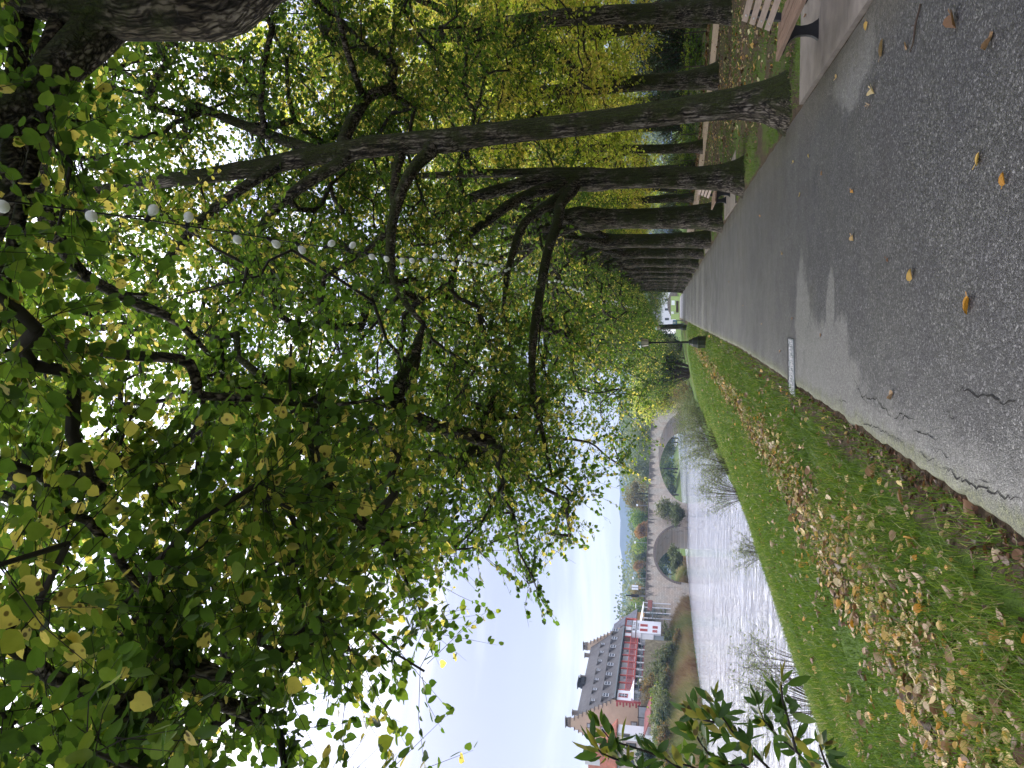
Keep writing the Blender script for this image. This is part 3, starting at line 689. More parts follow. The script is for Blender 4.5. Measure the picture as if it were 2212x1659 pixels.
grow('lime_tree', 'second full lime tree along the avenue, knobbly head, many mossy limbs arching over the path', 'tree', GA, T2,
     [(0, 0, -.12), P2(1500, 385, 17.7), P2(1400, 384, 17.7), P2(1300, 388, 17.7), P2(1230, 392, 17.7), P2(1180, 386, 17.7), P2(1150, 385, 17.7)],
     [.25, .225, .22, .225, .235, .20, .15], lim2, c2, 23, M['lime_leaf'], .078, False, 36, 13, 12, flare=.7,
     burls=((4.4, math.pi, .25, .45), (4.7, 0, .3, .25), (3.3, math.pi, .2, .2)), yellow=.09, attach_from=4.0)

def generic_limbs(seed, z0, n, up=(2.5, 5), out=(1.5, 3.5)):
    r = random.Random(seed); L = []
    for i in range(n):
        q = 2 * math.pi * i / n + r.uniform(-.4, .4); o = r.uniform(*out); u = r.uniform(*up); z = z0 + r.uniform(-.6, .8)
        c, s_ = math.cos(q), math.sin(q)
        L.append(([(0, 0, z), (c * o * .3, s_ * o * .3, z + u * .25), (c * o * .7, s_ * o * .7, z + u * .6), (c * o, s_ * o, z + u)], [.16, .12, .09, .045]))
    return L
def avenue_variant(seed, zb, label, loc, lean=0.0, nc=300, k=1.0):
    random.seed(seed)
    cs = scatter_clusters(nc, seed, inside_av(-7.0, zb), BOX)
    return grow('lime_tree', label, 'tree', GA, loc, [(0, 0, -.12), (.02, 0, 1.2), (lean * .5, 0, 2.6), (lean, 0, 4.2), (lean + .05, .1, 5.4), (lean, .2, 8.5)], [.33 * k, .29 * k, .27 * k, .28 * k, .22 * k, .08],
                generic_limbs(seed, 4.4, 7), cs, seed, M['lime_leaf'], .10, False, 22, 11, 9, flare=.3, burls=((4.2, math.pi, .4, .3), (4.5, 0, .35, .3), (2.2, math.pi * .9, .3, .1)), yellow=.09, attach_from=4.0)
ZA = [2.4, 2.5, 3.5, 4.4, 5.2, 5.0, 4.2]; ZB = [2.3, 2.4, 3.4, 4.2, 5.0, 5.0, 4.2]
TA = avenue_variant(31, ZA, 'third full lime tree along the avenue, just behind the middle bench', (2.62, 24.6, 0), .12, 300, 1.2)
TB = avenue_variant(32, ZB, 'fourth full lime tree along the avenue, smooth grey bole with no bench before it', (2.45, 31.4, 0), .10)
ords = ['fifth', 'sixth', 'seventh', 'eighth', 'ninth', 'tenth', 'eleventh', 'twelfth', 'thirteenth', 'fourteenth']
avy = [37.9, 44.7, 51.2, 57.8, 64.5, 71, 77.6, 84.2, 91, 98]
for i, y in enumerate(avy):
    copy_thing(TA if i % 2 else TB, (2.72 + float(drift(y)) - .05, y, 0), random.uniform(-.12, .12), '%s full lime tree along the avenue, counted from the near end of the path' % ords[i], .92 + .02 * (i % 5))
# two dark limes at the far left side of the path
for i, (x, y) in enumerate(((-3.0, 92), (-3.4, 101), (-3.9, 112))):
    copy_thing(TA if i % 2 else TB, (x, y, 0), math.pi + .2, ['dark lime tree left of the path just beyond the farther lamp', 'middle one of the dark limes left of the path far behind the lamps', 'last dark lime left of the path beside the bright clearing'][i], .8)

# --- second row, paler and looser
GS = 'pale limes in the second row beyond the benches'
def second(seed, label, loc, bole, rad, zlo, forks, nc=300, rad_c=3.9, top=15):
    def ins(p):
        x, y, z = p; r = math.hypot(x, y); return r < rad_c * (1 - ((z - 7.5) / 9.5) ** 2 * .6) and z > zlo + .1 * r and random.random() < (1 if r > 1.2 else .4)
    random.seed(seed); cs = scatter_clusters(nc, seed, ins, ((-rad_c, rad_c), (-rad_c, rad_c), (zlo, top + 3)))
    return grow('lime_tree', label, 'tree', GS, loc, bole, rad, forks, cs, seed, M['lime_leaf_pale'], .10, False, 26, 11, 9, flare=.45,
                burls=((4.6, .5, .3, .25),), tone_mid=.60, yellow=.18, attach_from=2.6, rscale=.009)
SA = second(41, 'pale mossy lime behind the near bench, at the very right edge of the photo', (7.7, 21.5, 0), [(0, 0, -.1), (.05, 0, 1.5), (.2, 0, 3.4), (.25, 0, 5.2), (.25, .1, 8), (.1, .1, 11), (-.3, 0, 14)],
            [.30, .27, .25, .22, .18, .13, .06], 3.4, generic_limbs(41, 6.0, 6))
SB = second(42, 'pale lime with a curved flaring foot, half behind the nearest full avenue tree', (7.5, 26.8, 0), [(0, 0, -.1), (-.05, 0, 1.2), (0, 0, 2.6), (-.05, 0, 4.6), (-.15, .1, 7.2), (-.4, .1, 10.5), (-.5, .1, 13)],
            [.33, .28, .27, .26, .17, .11, .06], 3.0, generic_limbs(42, 4.4, 6))
SC = second(43, 'slender pale lime that forks low, between the first two full avenue trees', (7.5, 38.5, 0), [(0, 0, -.1), (0, 0, 1.5), (.1, 0, 3.4), (.2, 0, 4.6), (.5, 0, 7.5), (.6, 0, 11)],
            [.26, .23, .21, .18, .13, .06], 2.6, [([(.1, 0, 3.4), (-.3, 0, 4.6), (-.7, .1, 6.5), (-.9, .1, 9)], [.16, .13, .11, .06])] + generic_limbs(43, 5.5, 4))
more = [(SB, (8.2, 48.5), 1.0, 'pale lime beside the gravel walk left of the forking one'), (SA, (7.0, 53), .95, 'pale lime with a green foot behind the middle bench\'s backrest'), (SC, (11.5, 33), .9, 'pale lime beyond the gravel walk, behind the moss covered flaring foot'),
        (SA, (13.5, 27), 1.0, 'pale lime beyond the hedge at the right edge'), (SB, (14.5, 40), 1.05, 'pale lime beyond the hedge, deep in the park'), (SC, (6.6, 62), 1.1, 'pale lime far along the gravel walk'),
        (SA, (9.5, 66), 1.0, 'pale lime deep in the park behind the gravel walk\'s far end'), (SB, (12.5, 56), 1.1, 'pale lime deep in the park behind the park lanterns'), (SA, (6.2, 76), 1.0, 'farthest pale lime near the end of the avenue'),
        (SC, (18.5, 50), 1.25, 'tall pale lime at the back of the park'), (SB, (21, 36), 1.25, 'tall pale lime behind the dark evergreen'), (SA, (17, 66), 1.3, 'tall pale lime closing the view at the back of the park'), (SB, (12.3, 15.5), 1.0, 'pale lime whose boughs enter at the photo\'s right edge'),
        (SC, (25, 48), 1.3, 'tall pale lime right of the others at the back of the park'), (SA, (26, 66), 1.4, 'tallest pale lime behind everything in the park')]
for k, (src, (x, y), sc, lab) in enumerate(more): copy_thing(src, (x, y, float(hz(x, y))), .9 * k + .5, lab, sc)

# ------------------------------------------------------------------ benches
def bench():
    root = empty('park_bench', (0, 0, 0), 0, 'near wooden bench on black iron feet, cut off by the photo\'s right edge', 'bench', 'benches facing the asphalt path')
    mb = MB(); y0, y1 = -.93, .93
    for i in range(4):
        x = -.235 + i * .112; z = .405 - i * .006 + (.004 if i == 0 else 0)
        mb.hexa([(x, y0, z - .036), (x + .10, y0, z - .040), (x + .10, y1, z - .040), (x, y1, z - .036), (x + .004, y0, z), (x + .096, y0, z - .004), (x + .096, y1, z - .004), (x + .004, y1, z)])
    mb.build('seat', M['bench_wood'], root)
    mb = MB(); bo = []
    for i in range(4):
        q = i / 3; x = .10 + .115 * q; z = .505 + .245 * q; t = .026
        dx, dz = .42 * .064, .90 * .064
        mb.hexa([(x, y0, z - dz / 2), (x + t, y0, z - dz / 2 - .01), (x + t, y1, z - dz / 2 - .01), (x, y1, z - dz / 2), (x + dx, y0, z + dz / 2), (x + dx + t, y0, z + dz / 2 - .01), (x + dx + t, y1, z + dz / 2 - .01), (x + dx, y1, z + dz / 2)])
        for y in (-.72, .72): bo.append((x + .008, y, z))
    bk = mb.build('backrest', M['bench_wood_pale'], root)
    for c in bo:
        mb = MB(); mb.lathe([(.013, -.006), (.013, .004), (.006, .009)], 8, c); mb.build('bolt', M['bolt'], bk)
    for y in (-.72, .72):
        mb = MB()
        L = [(-.11, .0), (-.085, .03), (-.062, .07), (-.05, .12), (-.046, .18), (-.055, .235), (-.09, .285), (-.145, .325), (-.215, .352), (-.235, .365)]
        Rr = [(.235, .365), (.20, .345), (.13, .315), (.085, .28), (.058, .235), (.048, .18), (.052, .12), (.065, .07), (.088, .03), (.11, .0)]
        mb.prism([(x, y - .032, z) for x, z in L + Rr], (0, .064, 0))
        mb.prism([(x, y - .03, z) for x, z in [(.12, .33), (.19, .33), (.235, .52), (.275, .765), (.25, .775), (.145, .50)]], (0, .06, 0))
        mb.build('leg', M['iron'], root)
    return root
bn = bench(); bn.location = (2.885, 8.17, .034)
copy_thing(bn, (2.84, 21.75, .034), 0, 'middle wooden bench on black iron feet, between two mossy avenue trunks')
copy_thing(bn, (2.66, 34.4, .034), 0, 'farthest wooden bench, only its seat end and iron foot showing past a trunk')

# ------------------------------------------------------------------ lamps
def lamp():
    root = empty('street_lamp', (0, 0, 0), 0, 'nearer green lantern post with a fat octagonal pedestal on the grass verge', 'lamp post', 'lantern posts')
    mb = MB(); mb.lathe([(.285, -.1), (.285, .32), (.305, .335), (.305, .375), (.275, .39)], 8, rot=.39); mb.build('pedestal', M['lamp_green_mossy'], root)
    mb = MB(); mb.lathe([(.262, .392), (.235, .50), (.205, .60), (.155, .645), (.15, .68), (.125, .70), (.115, .76), (.055, .775)], 8, rot=.39); mb.build('plinth', M['lamp_green'], root)
    mb = MB(); mb.lathe([(.05, .776), (.042, 1.5), (.04, 2.42), (.06, 2.44), (.06, 2.48), (.045, 2.50), (.07, 2.545)], 12); mb.build('post', M['lamp_green'], root)
    mb = MB(); mb.lathe([(.15, 2.55), (.205, 2.865)], 6); g = mb.build('lantern', M['lamp_glass'], root)
    mb = MB()
    for i in range(6):
        q = math.pi / 3 * i; mb.tube([(.153 * math.cos(q), .153 * math.sin(q), 2.545), (.209 * math.cos(q), .209 * math.sin(q), 2.868)], .010, 4)
    mb.lathe([(.165, 2.535), (.165, 2.549)], 6); mb.build('frame', M['lamp_green'], g)
    mb = MB(); mb.lathe([(.255, 2.870), (.262, 2.885), (.13, 3.0), (.035, 3.075), (.03, 3.10), (.012, 3.13)], 6); mb.build('cap', M['lamp_cap'], root)
    return root
lp = lamp(); lp.location = (-1.86, 34.2, float(hz(-1.86, 34.2)))
copy_thing(lp, (-2.62, 74.8, float(hz(-2.62, 74.8))), .3, 'farther green lantern post on the verge, small before dark trunks')
for i, (x, y, s) in enumerate(((13.95, 73.9, .97), (14.62, 80, .9), (15.55, 87, .86))):
    copy_thing(lp, (x, y, float(hz(x, y)) - .1), .2 * i, ['highest and nearest of three pale capped park lanterns between the avenue trunks', 'middle of the three pale capped park lanterns in the park', 'lowest of the three pale capped park lanterns, half behind a trunk'][i], s)

# ------------------------------------------------------------------ strings of festoon bulbs above the path
def bulb_mesh():
    mb = MB(); mb.lathe([(.010, -.03), (.014, -.040), (.026, -.055), (.031, -.074), (.027, -.092), (.015, -.104), (.003, -.108)], 10); o = mb.build('bulb', M['bulb'], None, True); return o
b0 = bulb_mesh(); sm = MB(); sm.lathe([(.014, .012), (.016, -.032), (.012, -.033)], 8); s0 = sm.build('socket', M['cable'], b0)
first = True
def festoon(label, a, b, sag, n, seed):
    global first
    r = random.Random(seed); a = Vector(a); b = Vector(b); root = empty('string_lights', a, 0, label, 'string lights', 'festoon strings hung along the avenue')
    f = lambda t: (b - a) * t + Vector((.03 * math.sin(9 * t + seed), 0, -4 * sag * t * (1 - t)))
    mb = MB(); mb.tube([f(i / 40) for i in range(41)], .006, 4); mb.build('cable', M['cable'], root)
    for i in range(n):
        t = (i + .5 + r.uniform(-.12, .12)) / n
        if first: o, k = b0, s0; first = False
        else:
            o = b0.copy(); COL.objects.link(o); k = s0.copy(); COL.objects.link(k); k.parent = o
        o.parent = root; o.location = f(t); o.rotation_euler = (r.uniform(-.5, .5), r.choice((-1, 1)) * r.uniform(.3, 1.0), 0)
festoon('nearest string of white festoon bulbs, biggest bulbs, among the leaves overhead', (.50, 1.9, 4.75), (.72, 15.4, 4.95), .22, 30, 1)
festoon('second string of white festoon bulbs, a dense sagging bunch beyond a mossy limb', (.72, 15.4, 4.95), (.12, 27.5, 4.9), .62, 26, 2)
festoon('third string of white festoon bulbs, tiny dots above the middle of the path', (.12, 27.5, 4.9), (-.15, 43, 4.75), .6, 30, 3)
festoon('fourth string of white festoon bulbs, faintest dots above the far end of the path', (-.15, 43, 4.75), (-.8, 66, 4.6), .7, 40, 4)

# ------------------------------------------------------------------ drain across the path edge
root = empty('drain_cover', (0, 0, 0), 0, 'grey iron drain cover with raised ribs set in the path\'s left edge', 'drain cover')
A_ = gz(1706, 731); B_ = gz(1707, 845); C_ = gz(1719, 857); D_ = gz(1716, 733)
mb = MB(); mb.prism([tuple(p + np.array([0, 0, .004])) for p in (A_, D_, C_, B_)], (0, 0, .012)); mb.build('plate', M['grey_metal'], root)
mb = MB(); r_ = random.Random(8)
q2 = lambda u, v: A_ * (1 - u) * (1 - v) + B_ * u * (1 - v) + C_ * u * v + D_ * (1 - u) * v + np.array([0, 0, .018])
for i in range(30):
    u = (i + .5) / 30; v = r_.uniform(.1, .5)
    mb.tube([q2(u, v), q2(min(1, u + r_.uniform(-.02, .03)), min(.95, v + r_.uniform(.25, .5)))], .007, 4)
for v in (.12, .4, .66, .9):
    for i in range(7):
        u0 = i / 7 + r_.uniform(0, .05); mb.tube([q2(u0, v + r_.uniform(-.05, .05)), q2(u0 + .09, v + r_.uniform(-.06, .06))], .006, 4)
mb.build('rib', M['white_shade'], root)
mb = MB(); mb.prism([tuple(p) for p in (A_ + [0, .0, .006], B_ + [0, 0, .006], B_ + [0, .16, .006], A_ + [0, .16, .006])], (0, 0, .004)); mb.build('slot', M['dark'], root)

# ------------------------------------------------------------------ shrubs
def shrub(name, label, cat, loc, h, r, stems, leafs, lsize, leafm, seed, T=FAR_T, Fc=FAR_F, group=None, spread=1.0, lpt=7, tl=(.25, .6), stem_r=.012, tone=(.45, .22), yellow=.05, lo=.25, bend=.3):
    rng = np.random.default_rng(seed); root = empty(name, loc, 0, label, cat, group); mb = MB(); pts = []
    for i in range(stems):
        q = rng.uniform(0, 2 * math.pi); o = r * spread * math.sqrt(rng.random()); hh = h * rng.uniform(.6, 1.0)
        b = np.array([math.cos(q) * o * .18, math.sin(q) * o * .18, -.1]); e = np.array([math.cos(q) * o, math.sin(q) * o, hh * (1 - .25 * (o / (r + .01)) ** 2)])
        m_ = (b + e) / 2 + np.array([math.cos(q) * -o * bend * .5, math.sin(q) * -o * bend * .5, .12 * hh]) + rng.normal(0, .05 * r, 3)
        P = [b * (1 - t) ** 2 + 2 * m_ * t * (1 - t) + e * t * t for t in np.linspace(0, 1, 7)]
        mb.tube(P, [stem_r * (1 - .8 * k / 6) for k in range(7)], 4)
        for t in np.linspace(lo, 1, 14): pts.append(b * (1 - t) ** 2 + 2 * m_ * t * (1 - t) + e * t * t)
    mb.build('stem', M['stem'], root)
    pts = np.array(pts); k = rng.integers(0, len(pts), leafs // lpt); A = pts[k]; D = unit(rng.normal(0, 1, (len(A), 3)) + np.array([0, 0, .35]) + unit(A + 1e-6) * .4); L = rng.uniform(*tl, len(A)) * (h / 2.5 if h > 2.5 else 1)
    cb = rng.normal(0, .1, len(A))
    def tn(P, ti):
        v = np.clip(rng.normal(*tone, len(P)) + cb[ti], 0, .85); return np.where(rng.random(len(P)) < yellow, rng.uniform(.9, 1, len(P)), v)
    foliage(A, D, L, lpt, lsize, T, Fc, leafm, rng, 'foliage', root, tn, .003, .15, .6)
    return root
GB = 'willow scrub along the near river bank'
def bank(px, py, y, lab, h, r, st, lf, ls, seed, m_='willow_leaf', **kw):
    p = gd(px, py, y); x = p[0]; return shrub('willow_shrub', lab, 'shrub', (x, y, float(hz(x, y))), h, r, st, lf, ls, M[m_], seed, NARROW_T, FAR_F, GB, **kw)
bank(1770, 1530, 19.5, 'big bare-twigged willow shrub nearest on the bank, thin upright stems before the water', 2.5, 1.7, 60, 1500, .085, 51, stem_r=.009, lo=.5, tl=(.15, .4), lpt=4, bend=.1)
bank(1745, 1440, 21.5, 'sparse willow stems leaning over the water right of the biggest bare-twigged shrub', 2.2, 1.5, 34, 1100, .085, 52, stem_r=.008, lo=.5, tl=(.15, .4), lpt=4, bend=.1)
bank(1650, 1195, 31, 'small leafy willow shrub at the water\'s edge where the bank bends', 1.5, .9, 22, 1300, .09, 53, lo=.3, lpt=5)
bank(1615, 1070, 36.5, 'wispy willow shrub with brown dead heads leaning out over the river', 2.4, 1.6, 46, 2200, .09, 54, lo=.4, lpt=5, tl=(.2, .5))
bank(1585, 1010, 43, 'grey green willow shrub just beyond the wispy one', 2.2, 1.8, 50, 4200, .10, 55)
bank(1556, 955, 53, 'dense green willow shrub in front of the bridge\'s main arch', 3.0, 2.3, 60, 6500, .12, 56)
bank(1532, 912, 66, 'reedy green shrub on the bank below the bridge\'s right end', 2.6, 2.6, 60, 6500, .13, 57)
bank(1518, 880, 80, 'mid green shrub on the bank, right of the bridge\'s end', 3.2, 3.0, 60, 6500, .16, 58)
bank(1503, 846, 100, 'brownish bank shrub halfway between bridge and nearer lamp post', 3.2, 3.4, 60, 6500, .18, 59, 'autumn_leaf')
bank(1492, 812, 118, 'hazy bank shrub behind the nearer lamp post', 4.0, 4.0, 60, 6500, .2, 60)
bank(1485, 775, 105, 'tall hazy bank shrub right behind the nearer lamp post', 3.5, 3.6, 60, 6500, .2, 61)
shrub('willow_tree', 'rounded grey green willow beside the bridge\'s right end', 'tree', (-21.5, 172, -1.6), 9.5, 5.4, 70, 14000, .34, M['willow_leaf'], 62, NARROW_T, FAR_F, None, stem_r=.08, lo=.3, tone=(.55, .2))
shrub('pine_tree', 'dark pine beside the rounded willow at the bridge\'s right end', 'tree', (-12.5, 176, -.6), 9.5, 4.6, 50, 12000, .34, M['evergreen_leaf'], 63, NARROW_T, FAR_F, None, stem_r=.09, lo=.3)
shrub('bank_tree', 'leafy green tree left of the path behind the nearer lamp', 'tree', (-8.2, 88, -.5), 7.5, 4.2, 60, 14000, .16, M['lime_leaf'], 64, stem_r=.07, lo=.3)
shrub('bank_tree', 'yellowing tree above the hazy shrubs, left of the lamp lanterns', 'tree', (-13.5, 112, -.8), 9.5, 5, 60, 14000, .2, M['lime_leaf_pale'], 65, stem_r=.07, lo=.3, yellow=.25)
shrub('bank_tree', 'dark bushy tree between the two lamp posts far down the verge', 'tree', (-6.8, 112, .0), 7.0, 4.2, 60, 12000, .2, M['evergreen_leaf'], 66, stem_r=.07, lo=.25)

# leafy sapling at the left edge of the photo, close to the camera
root = empty('ash_sapling', (0, 0, 0), 0, 'dark green spotted ash sapling close by at the photo\'s lower left corner', 'sapling')
DS = 2.35
def sp_(px, py, d=DS): return tuple(EYEP + ray(px, py) * (d / F))
base = np.array(sp_(2150, 1668)); root.location = (base[0], base[1], float(hz(base[0], base[1])))
mb = MB(); off = np.array(root.location); rng = np.random.default_rng(9); A = []; Dv = []; Lf = []
def lo_(p): return tuple(np.array(p) - off)
stemP = [lo_((base[0], base[1], off[2] - .05)), lo_(sp_(2150, 1668)), lo_(sp_(1900, 1666)), lo_(sp_(1700, 1668)), lo_(sp_(1500, 1674)), lo_(sp_(1300, 1684))]
mb.tube(stemP, [.014, .013, .011, .010, .008, .004], 7)
for br_ in ([(1752, 1662), (1725, 1628), (1696, 1604), (1668, 1578), (1650, 1556), (1640, 1530)], [(1665, 1664), (1630, 1630), (1604, 1604), (1580, 1578), (1560, 1548), (1545, 1515)],
            [(1590, 1668), (1560, 1640), (1530, 1628), (1510, 1600), (1500, 1580)], [(1480, 1668), (1440, 1640), (1400, 1625), (1360, 1612), (1320, 1600), (1300, 1575)],
            [(1400, 1672), (1370, 1655), (1330, 1640), (1300, 1628), (1285, 1610)], [(1720, 1625), (1712, 1590), (1700, 1545), (1690, 1510), (1688, 1480)], [(1790, 1664), (1780, 1640), (1770, 1610)],
            [(1560, 1560), (1540, 1560), (1520, 1555), (1500, 1540)], [(1620, 1664), (1600, 1650), (1575, 1655)], [(1520, 1668), (1490, 1655), (1470, 1650)]):
    dd = DS + rng.uniform(-.25, .45); P = [np.array(lo_(sp_(*p, dd + .03 * rng.normal()))) for p in br_]
    mb.tube([tuple(p) for p in P], [.005 - .003 * k / len(P) for k in range(len(P))], 5)
    for a, b in zip(P[:-1], P[1:]):
        d = unit(b - a)
        for k in range(8): A.append(a + (b - a) * rng.random()); Dv.append(unit(d * .5 + rng.normal(0, .6, 3) + np.array([0, 0, .1])))
    for k in range(3): A.append(P[-1]); Dv.append(unit(unit(P[-1] - P[-2]) + rng.normal(0, .4, 3)))
mb.build('stem', M['twig'], root, True)
A = np.array(A); Dv = np.array(Dv); n_ = len(A); nr = unit(rng.normal(0, .7, (n_, 3)) + np.array([.1, -.55, .6]))
lv, lf = leaves(A + Dv * .015, Dv, nr, rng.uniform(.045, .088, n_), OVAL_T * np.array([1, .82, 1]), OVAL_F)
tn = np.clip(rng.normal(.3, .22, n_), 0, .84); tn = np.where(rng.random(n_) < .22, rng.uniform(.88, 1, n_), tn)
link('foliage', np_mesh('foliage', lv, lf, [M['ash_leaf']], None, np.concatenate([tn, tn])), root)

# ------------------------------------------------------------------ park side: hedge, fence, evergreens
HP = [(15.5, 25.5), (13.2, 30), (11.4, 34.5), (9.9, 39.5), (8.9, 46), (8.3, 55), (8.0, 66)]
hp, _ = interp_path([(x, y, 0) for x, y in HP], [1] * len(HP), .25)
rng = np.random.default_rng(70); k = rng.integers(0, len(hp), 2600); hp = np.array(hp)
A = hp[k] + np.stack([rng.normal(0, .2, len(k)), rng.normal(0, .2, len(k)), rng.uniform(.05, .95, len(k)) ** .8], -1)
root = empty('hedge', (0, 0, 0), 0, 'scruffy low hedge behind the wire fence beyond the gravel walk', 'hedge')
foliage(A, unit(rng.normal(0, 1, A.shape) + np.array([0, 0, .4])), rng.uniform(.15, .35, len(A)), 6, .085, FAR_T, FAR_F, M['lime_leaf'], rng, 'foliage', root, lambda P, ti: np.clip(.35 + .35 * (P[:, 2] > .8) + rng.normal(0, .2, len(P)), 0, .84), .005, .1, .8)
root = empty('wire_fence', (0, 0, 0), 0, 'thin wire fence with dark posts along the gravel walk\'s far side', 'fence')
fp = [hp[i] + np.array([-.42, -.2, 0]) for i in range(0, len(hp), 9)]
for p in fp:
    mb = MB(); mb.tube([(p[0], p[1], -.1), (p[0] + .02, p[1], 1.05)], .028, 6); mb.build('post', M['dark_wood'], root)
mb = MB()
for z in (.25, .5, .75, .98): mb.tube([(p[0], p[1], z) for p in fp], .007, 4)
mb.build('wire', M['cable'], root)
def ever(lab, px, py, d, h, r, seed, mm='evergreen_leaf', nm='evergreen_shrub', n=9000, ls=.13, **kw):
    p = at(px, py, d); return shrub(nm, lab, 'shrub', (p[0], p[1], 0), h, r, 50, n, ls, M[mm], seed, NARROW_T, FAR_F, stem_r=.04, lo=.1, **kw)
ever('weeping dark evergreen behind the hedge, between the two nearest pale limes', 1400, 115, 40, 4.3, 2.6, 71, n=14000, ls=.15)
ever('glossy ivy-like evergreen at the photo\'s right edge behind the hedge', 1400, -30, 37, 5.0, 2.2, 72, 'evergreen_leaf', n=9000)
ever('dark evergreen shrub between the nearest avenue trunk and the forking lime', 1440, 270, 52, 3.2, 2.6, 73)
ever('green park shrub below the three park lanterns', 1450, 345, 62, 2.4, 2.2, 74, 'lime_leaf')
ever('dark park shrub behind the middle bench', 1450, 425, 66, 3.0, 3.0, 75)
ever('broad dark park shrub deep behind the second row of limes', 1430, 180, 64, 4.2, 4.5, 76, n=12000, ls=.2)
ever('pale leafy park shrub deep behind the weeping evergreen', 1430, 60, 62, 4.6, 4.8, 77, 'lime_leaf_pale', n=12000, ls=.2)
ever('dark park shrub behind the far avenue trunks', 1440, 520, 84, 4.0, 3.6, 78, n=9000, ls=.2)
ever('leafy yellow green park shrub right of the far avenue trunks', 1440, 400, 90, 5.5, 5, 79, 'lime_leaf_pale', n=12000, ls=.22)
# ------------------------------------------------------------------ far end of the path
def board(name, label, cat, px, py0, py1, pxt, pxb, d, mat_, legs=True, zb=None):
    a = at(pxb, py1, d); b = at(pxb, py0, d); zt = at(pxt, py0, d)[2]; root = empty(name, (a[0], a[1], 0), math.atan2(b[1] - a[1], b[0] - a[0]), label, cat)
    w = math.hypot(b[0] - a[0], b[1] - a[1]); mb = MB(); mb.box(0, w, -.03, .03, a[2], zt); mb.build('panel', mat_, root)
    if legs:
        for x in (.12 * w, .88 * w):
            mb = MB(); mb.box(x - .04, x + .04, .035, .11, -.2, zt - .05); mb.build('post', M['grey_metal'], root)
    return root
board('sign_board', 'large blank white sign board on the bright lawn at the path\'s end', 'sign', 0, 649, 659, 1450.5, 1457.5, 142, M['sign_white'])
board('sign_board', 'small white board beside the dark trunk at the path\'s end', 'sign', 0, 673, 678, 1450, 1455, 140, M['sign_white'])
ib = board('information_board', 'blue information board behind the farther lamp post', 'sign', 0, 691.5, 700.5, 1453.5, 1462, 88, M['sign_blue'])
mb = MB(); mb.box(.08, .30, -.045, -.032, 1.0, 1.25); mb.build('poster', M['sign_white'], ib)
root = empty('timber_barrier', (0, 0, 0), 0, 'low brown timber barrier on the lawn below the large white sign', 'barrier')
a, b = at(1466, 675, 134), at(1466, 650, 134); mb = MB(); mb.prism([tuple(a), tuple(b), tuple(b + np.array([0, .12, 0])), tuple(a + np.array([0, .12, 0]))], (0, 0, .45)); mb.build('board', M['dark_wood'], root)
a, b, c_, d_ = at(1469, 690, 137), at(1469, 640, 137), at(1449, 640, 172), at(1449, 690, 172)
mb = MB(); mb.prism([tuple(a), tuple(b), tuple(c_), tuple(d_)], (0, 0, -2.0)); tag(mb.build('lawn', M['lawn']), kind='structure')
root = empty('retaining_wall', (0, 0, 0), 0, 'curved brown stone wall behind the lawn at the path\'s end', 'wall')
mb = MB(); pts = [at(1450 - 8.5 * math.sin(math.pi * i / 14), 628 + 58 * i / 14, 175) for i in range(15)]
mb = MB()
for p, q in zip(pts[:-1], pts[1:]): mb.prism([(p[0], p[1], -.5), (q[0], q[1], -.5), (q[0], q[1] + .8, -.5), (p[0], p[1] + .8, -.5)], (0, 0, (p[2] + q[2]) / 2 + .5))
mb.build('coursed_stone', M['concrete'], root)
p = at(1446, 672, 230); root = empty('far_house', (p[0], p[1], 0), .3, 'pale house glimpsed beyond the end of the path', 'house')
mb = MB(); mb.box(-6, 5, -4, 4, 0, 4.6); mb.build('wall', M['white_render'], root)
mb = MB(); mb.prism([(-6.4, -4.4, 4.6), (-6.4, 4.4, 4.6), (-6.4, 0, 7.6)], (11.8, 0, 0)); mb.build('roof', M['slate2'], root)
for x in (-4, -1, 2):
    mb = MB(); mb.box(x, x + .7, -4.06, -3.98, 2.0, 3.2); mb.build('window', M['glass'], root)

# ------------------------------------------------------------------ big building across the river (local x along the front, y to the back)
BO = np.array([-69.29, 123.18, 0]); BA = math.atan2(1, .0372)
B = empty('stepped_gable_building', BO, BA, 'large tan building with stepped gables, steep slate roof and red galleries across the river', 'building')
LN, WD = 28.3, 9.88; EZ, RZ = 11.35, 18.2
mb = MB(); mb.box(.5, LN - .5, 1.75, WD - .3, 2.5, EZ); mb.box(0.02, 3.72, .02, 1.75, 6.0, EZ - .05); mb.box(24.1, LN, .02, 1.75, 3.0, EZ - .05); mb.build('wall', M['tan_render'], B)
def gable(x0, x1):
    mb = MB(); mb.box(x0, x1, 0, WD, 2.5, EZ + .4); cp = MB(); n = 10; hz_ = (RZ + .75 - EZ - .4) / n
    cp.box(x0 - .1, x1 + .1, -.15, .42, EZ + .4, EZ + .56); cp.box(x0 - .1, x1 + .1, WD - .42, WD + .15, EZ + .4, EZ + .56)
    for k in range(n):
        e = .42 + k * (WD / 2 - 1.0) / (n - 1) * .96; z0 = EZ + .4 + k * hz_
        mb.box(x0, x1, e, WD - e, z0, z0 + hz_)
        for a, b in ((e - .10, e + .50), (WD - e - .50, WD - e + .10)): cp.box(x0 - .1, x1 + .1, a, b, z0 + hz_ + .002, z0 + hz_ + .13)
    mb.build('gable', M['tan_render'], B); cp.build('coping', M['stonecap'], B)
    mb = MB(); c = WD / 2; mb.box(x0 - .05, x1 + .05, c - .75, c + .75, RZ + .88, RZ + 1.25); mb.box(x0 - .12, x1 + .12, c - .9, c + .9, RZ + 1.6, RZ + 1.72)
    for y in (-.65, -.2, .2, .65): mb.box(x0 + .1, x1 - .1, c + y - .09, c + y + .09, RZ + 1.25, RZ + 1.6)
    mb.build('gable_chimney', M['stonecap'], B)
gable(-.02, .62); gable(LN - .62, LN + .02)
mb = MB(); c = WD / 2
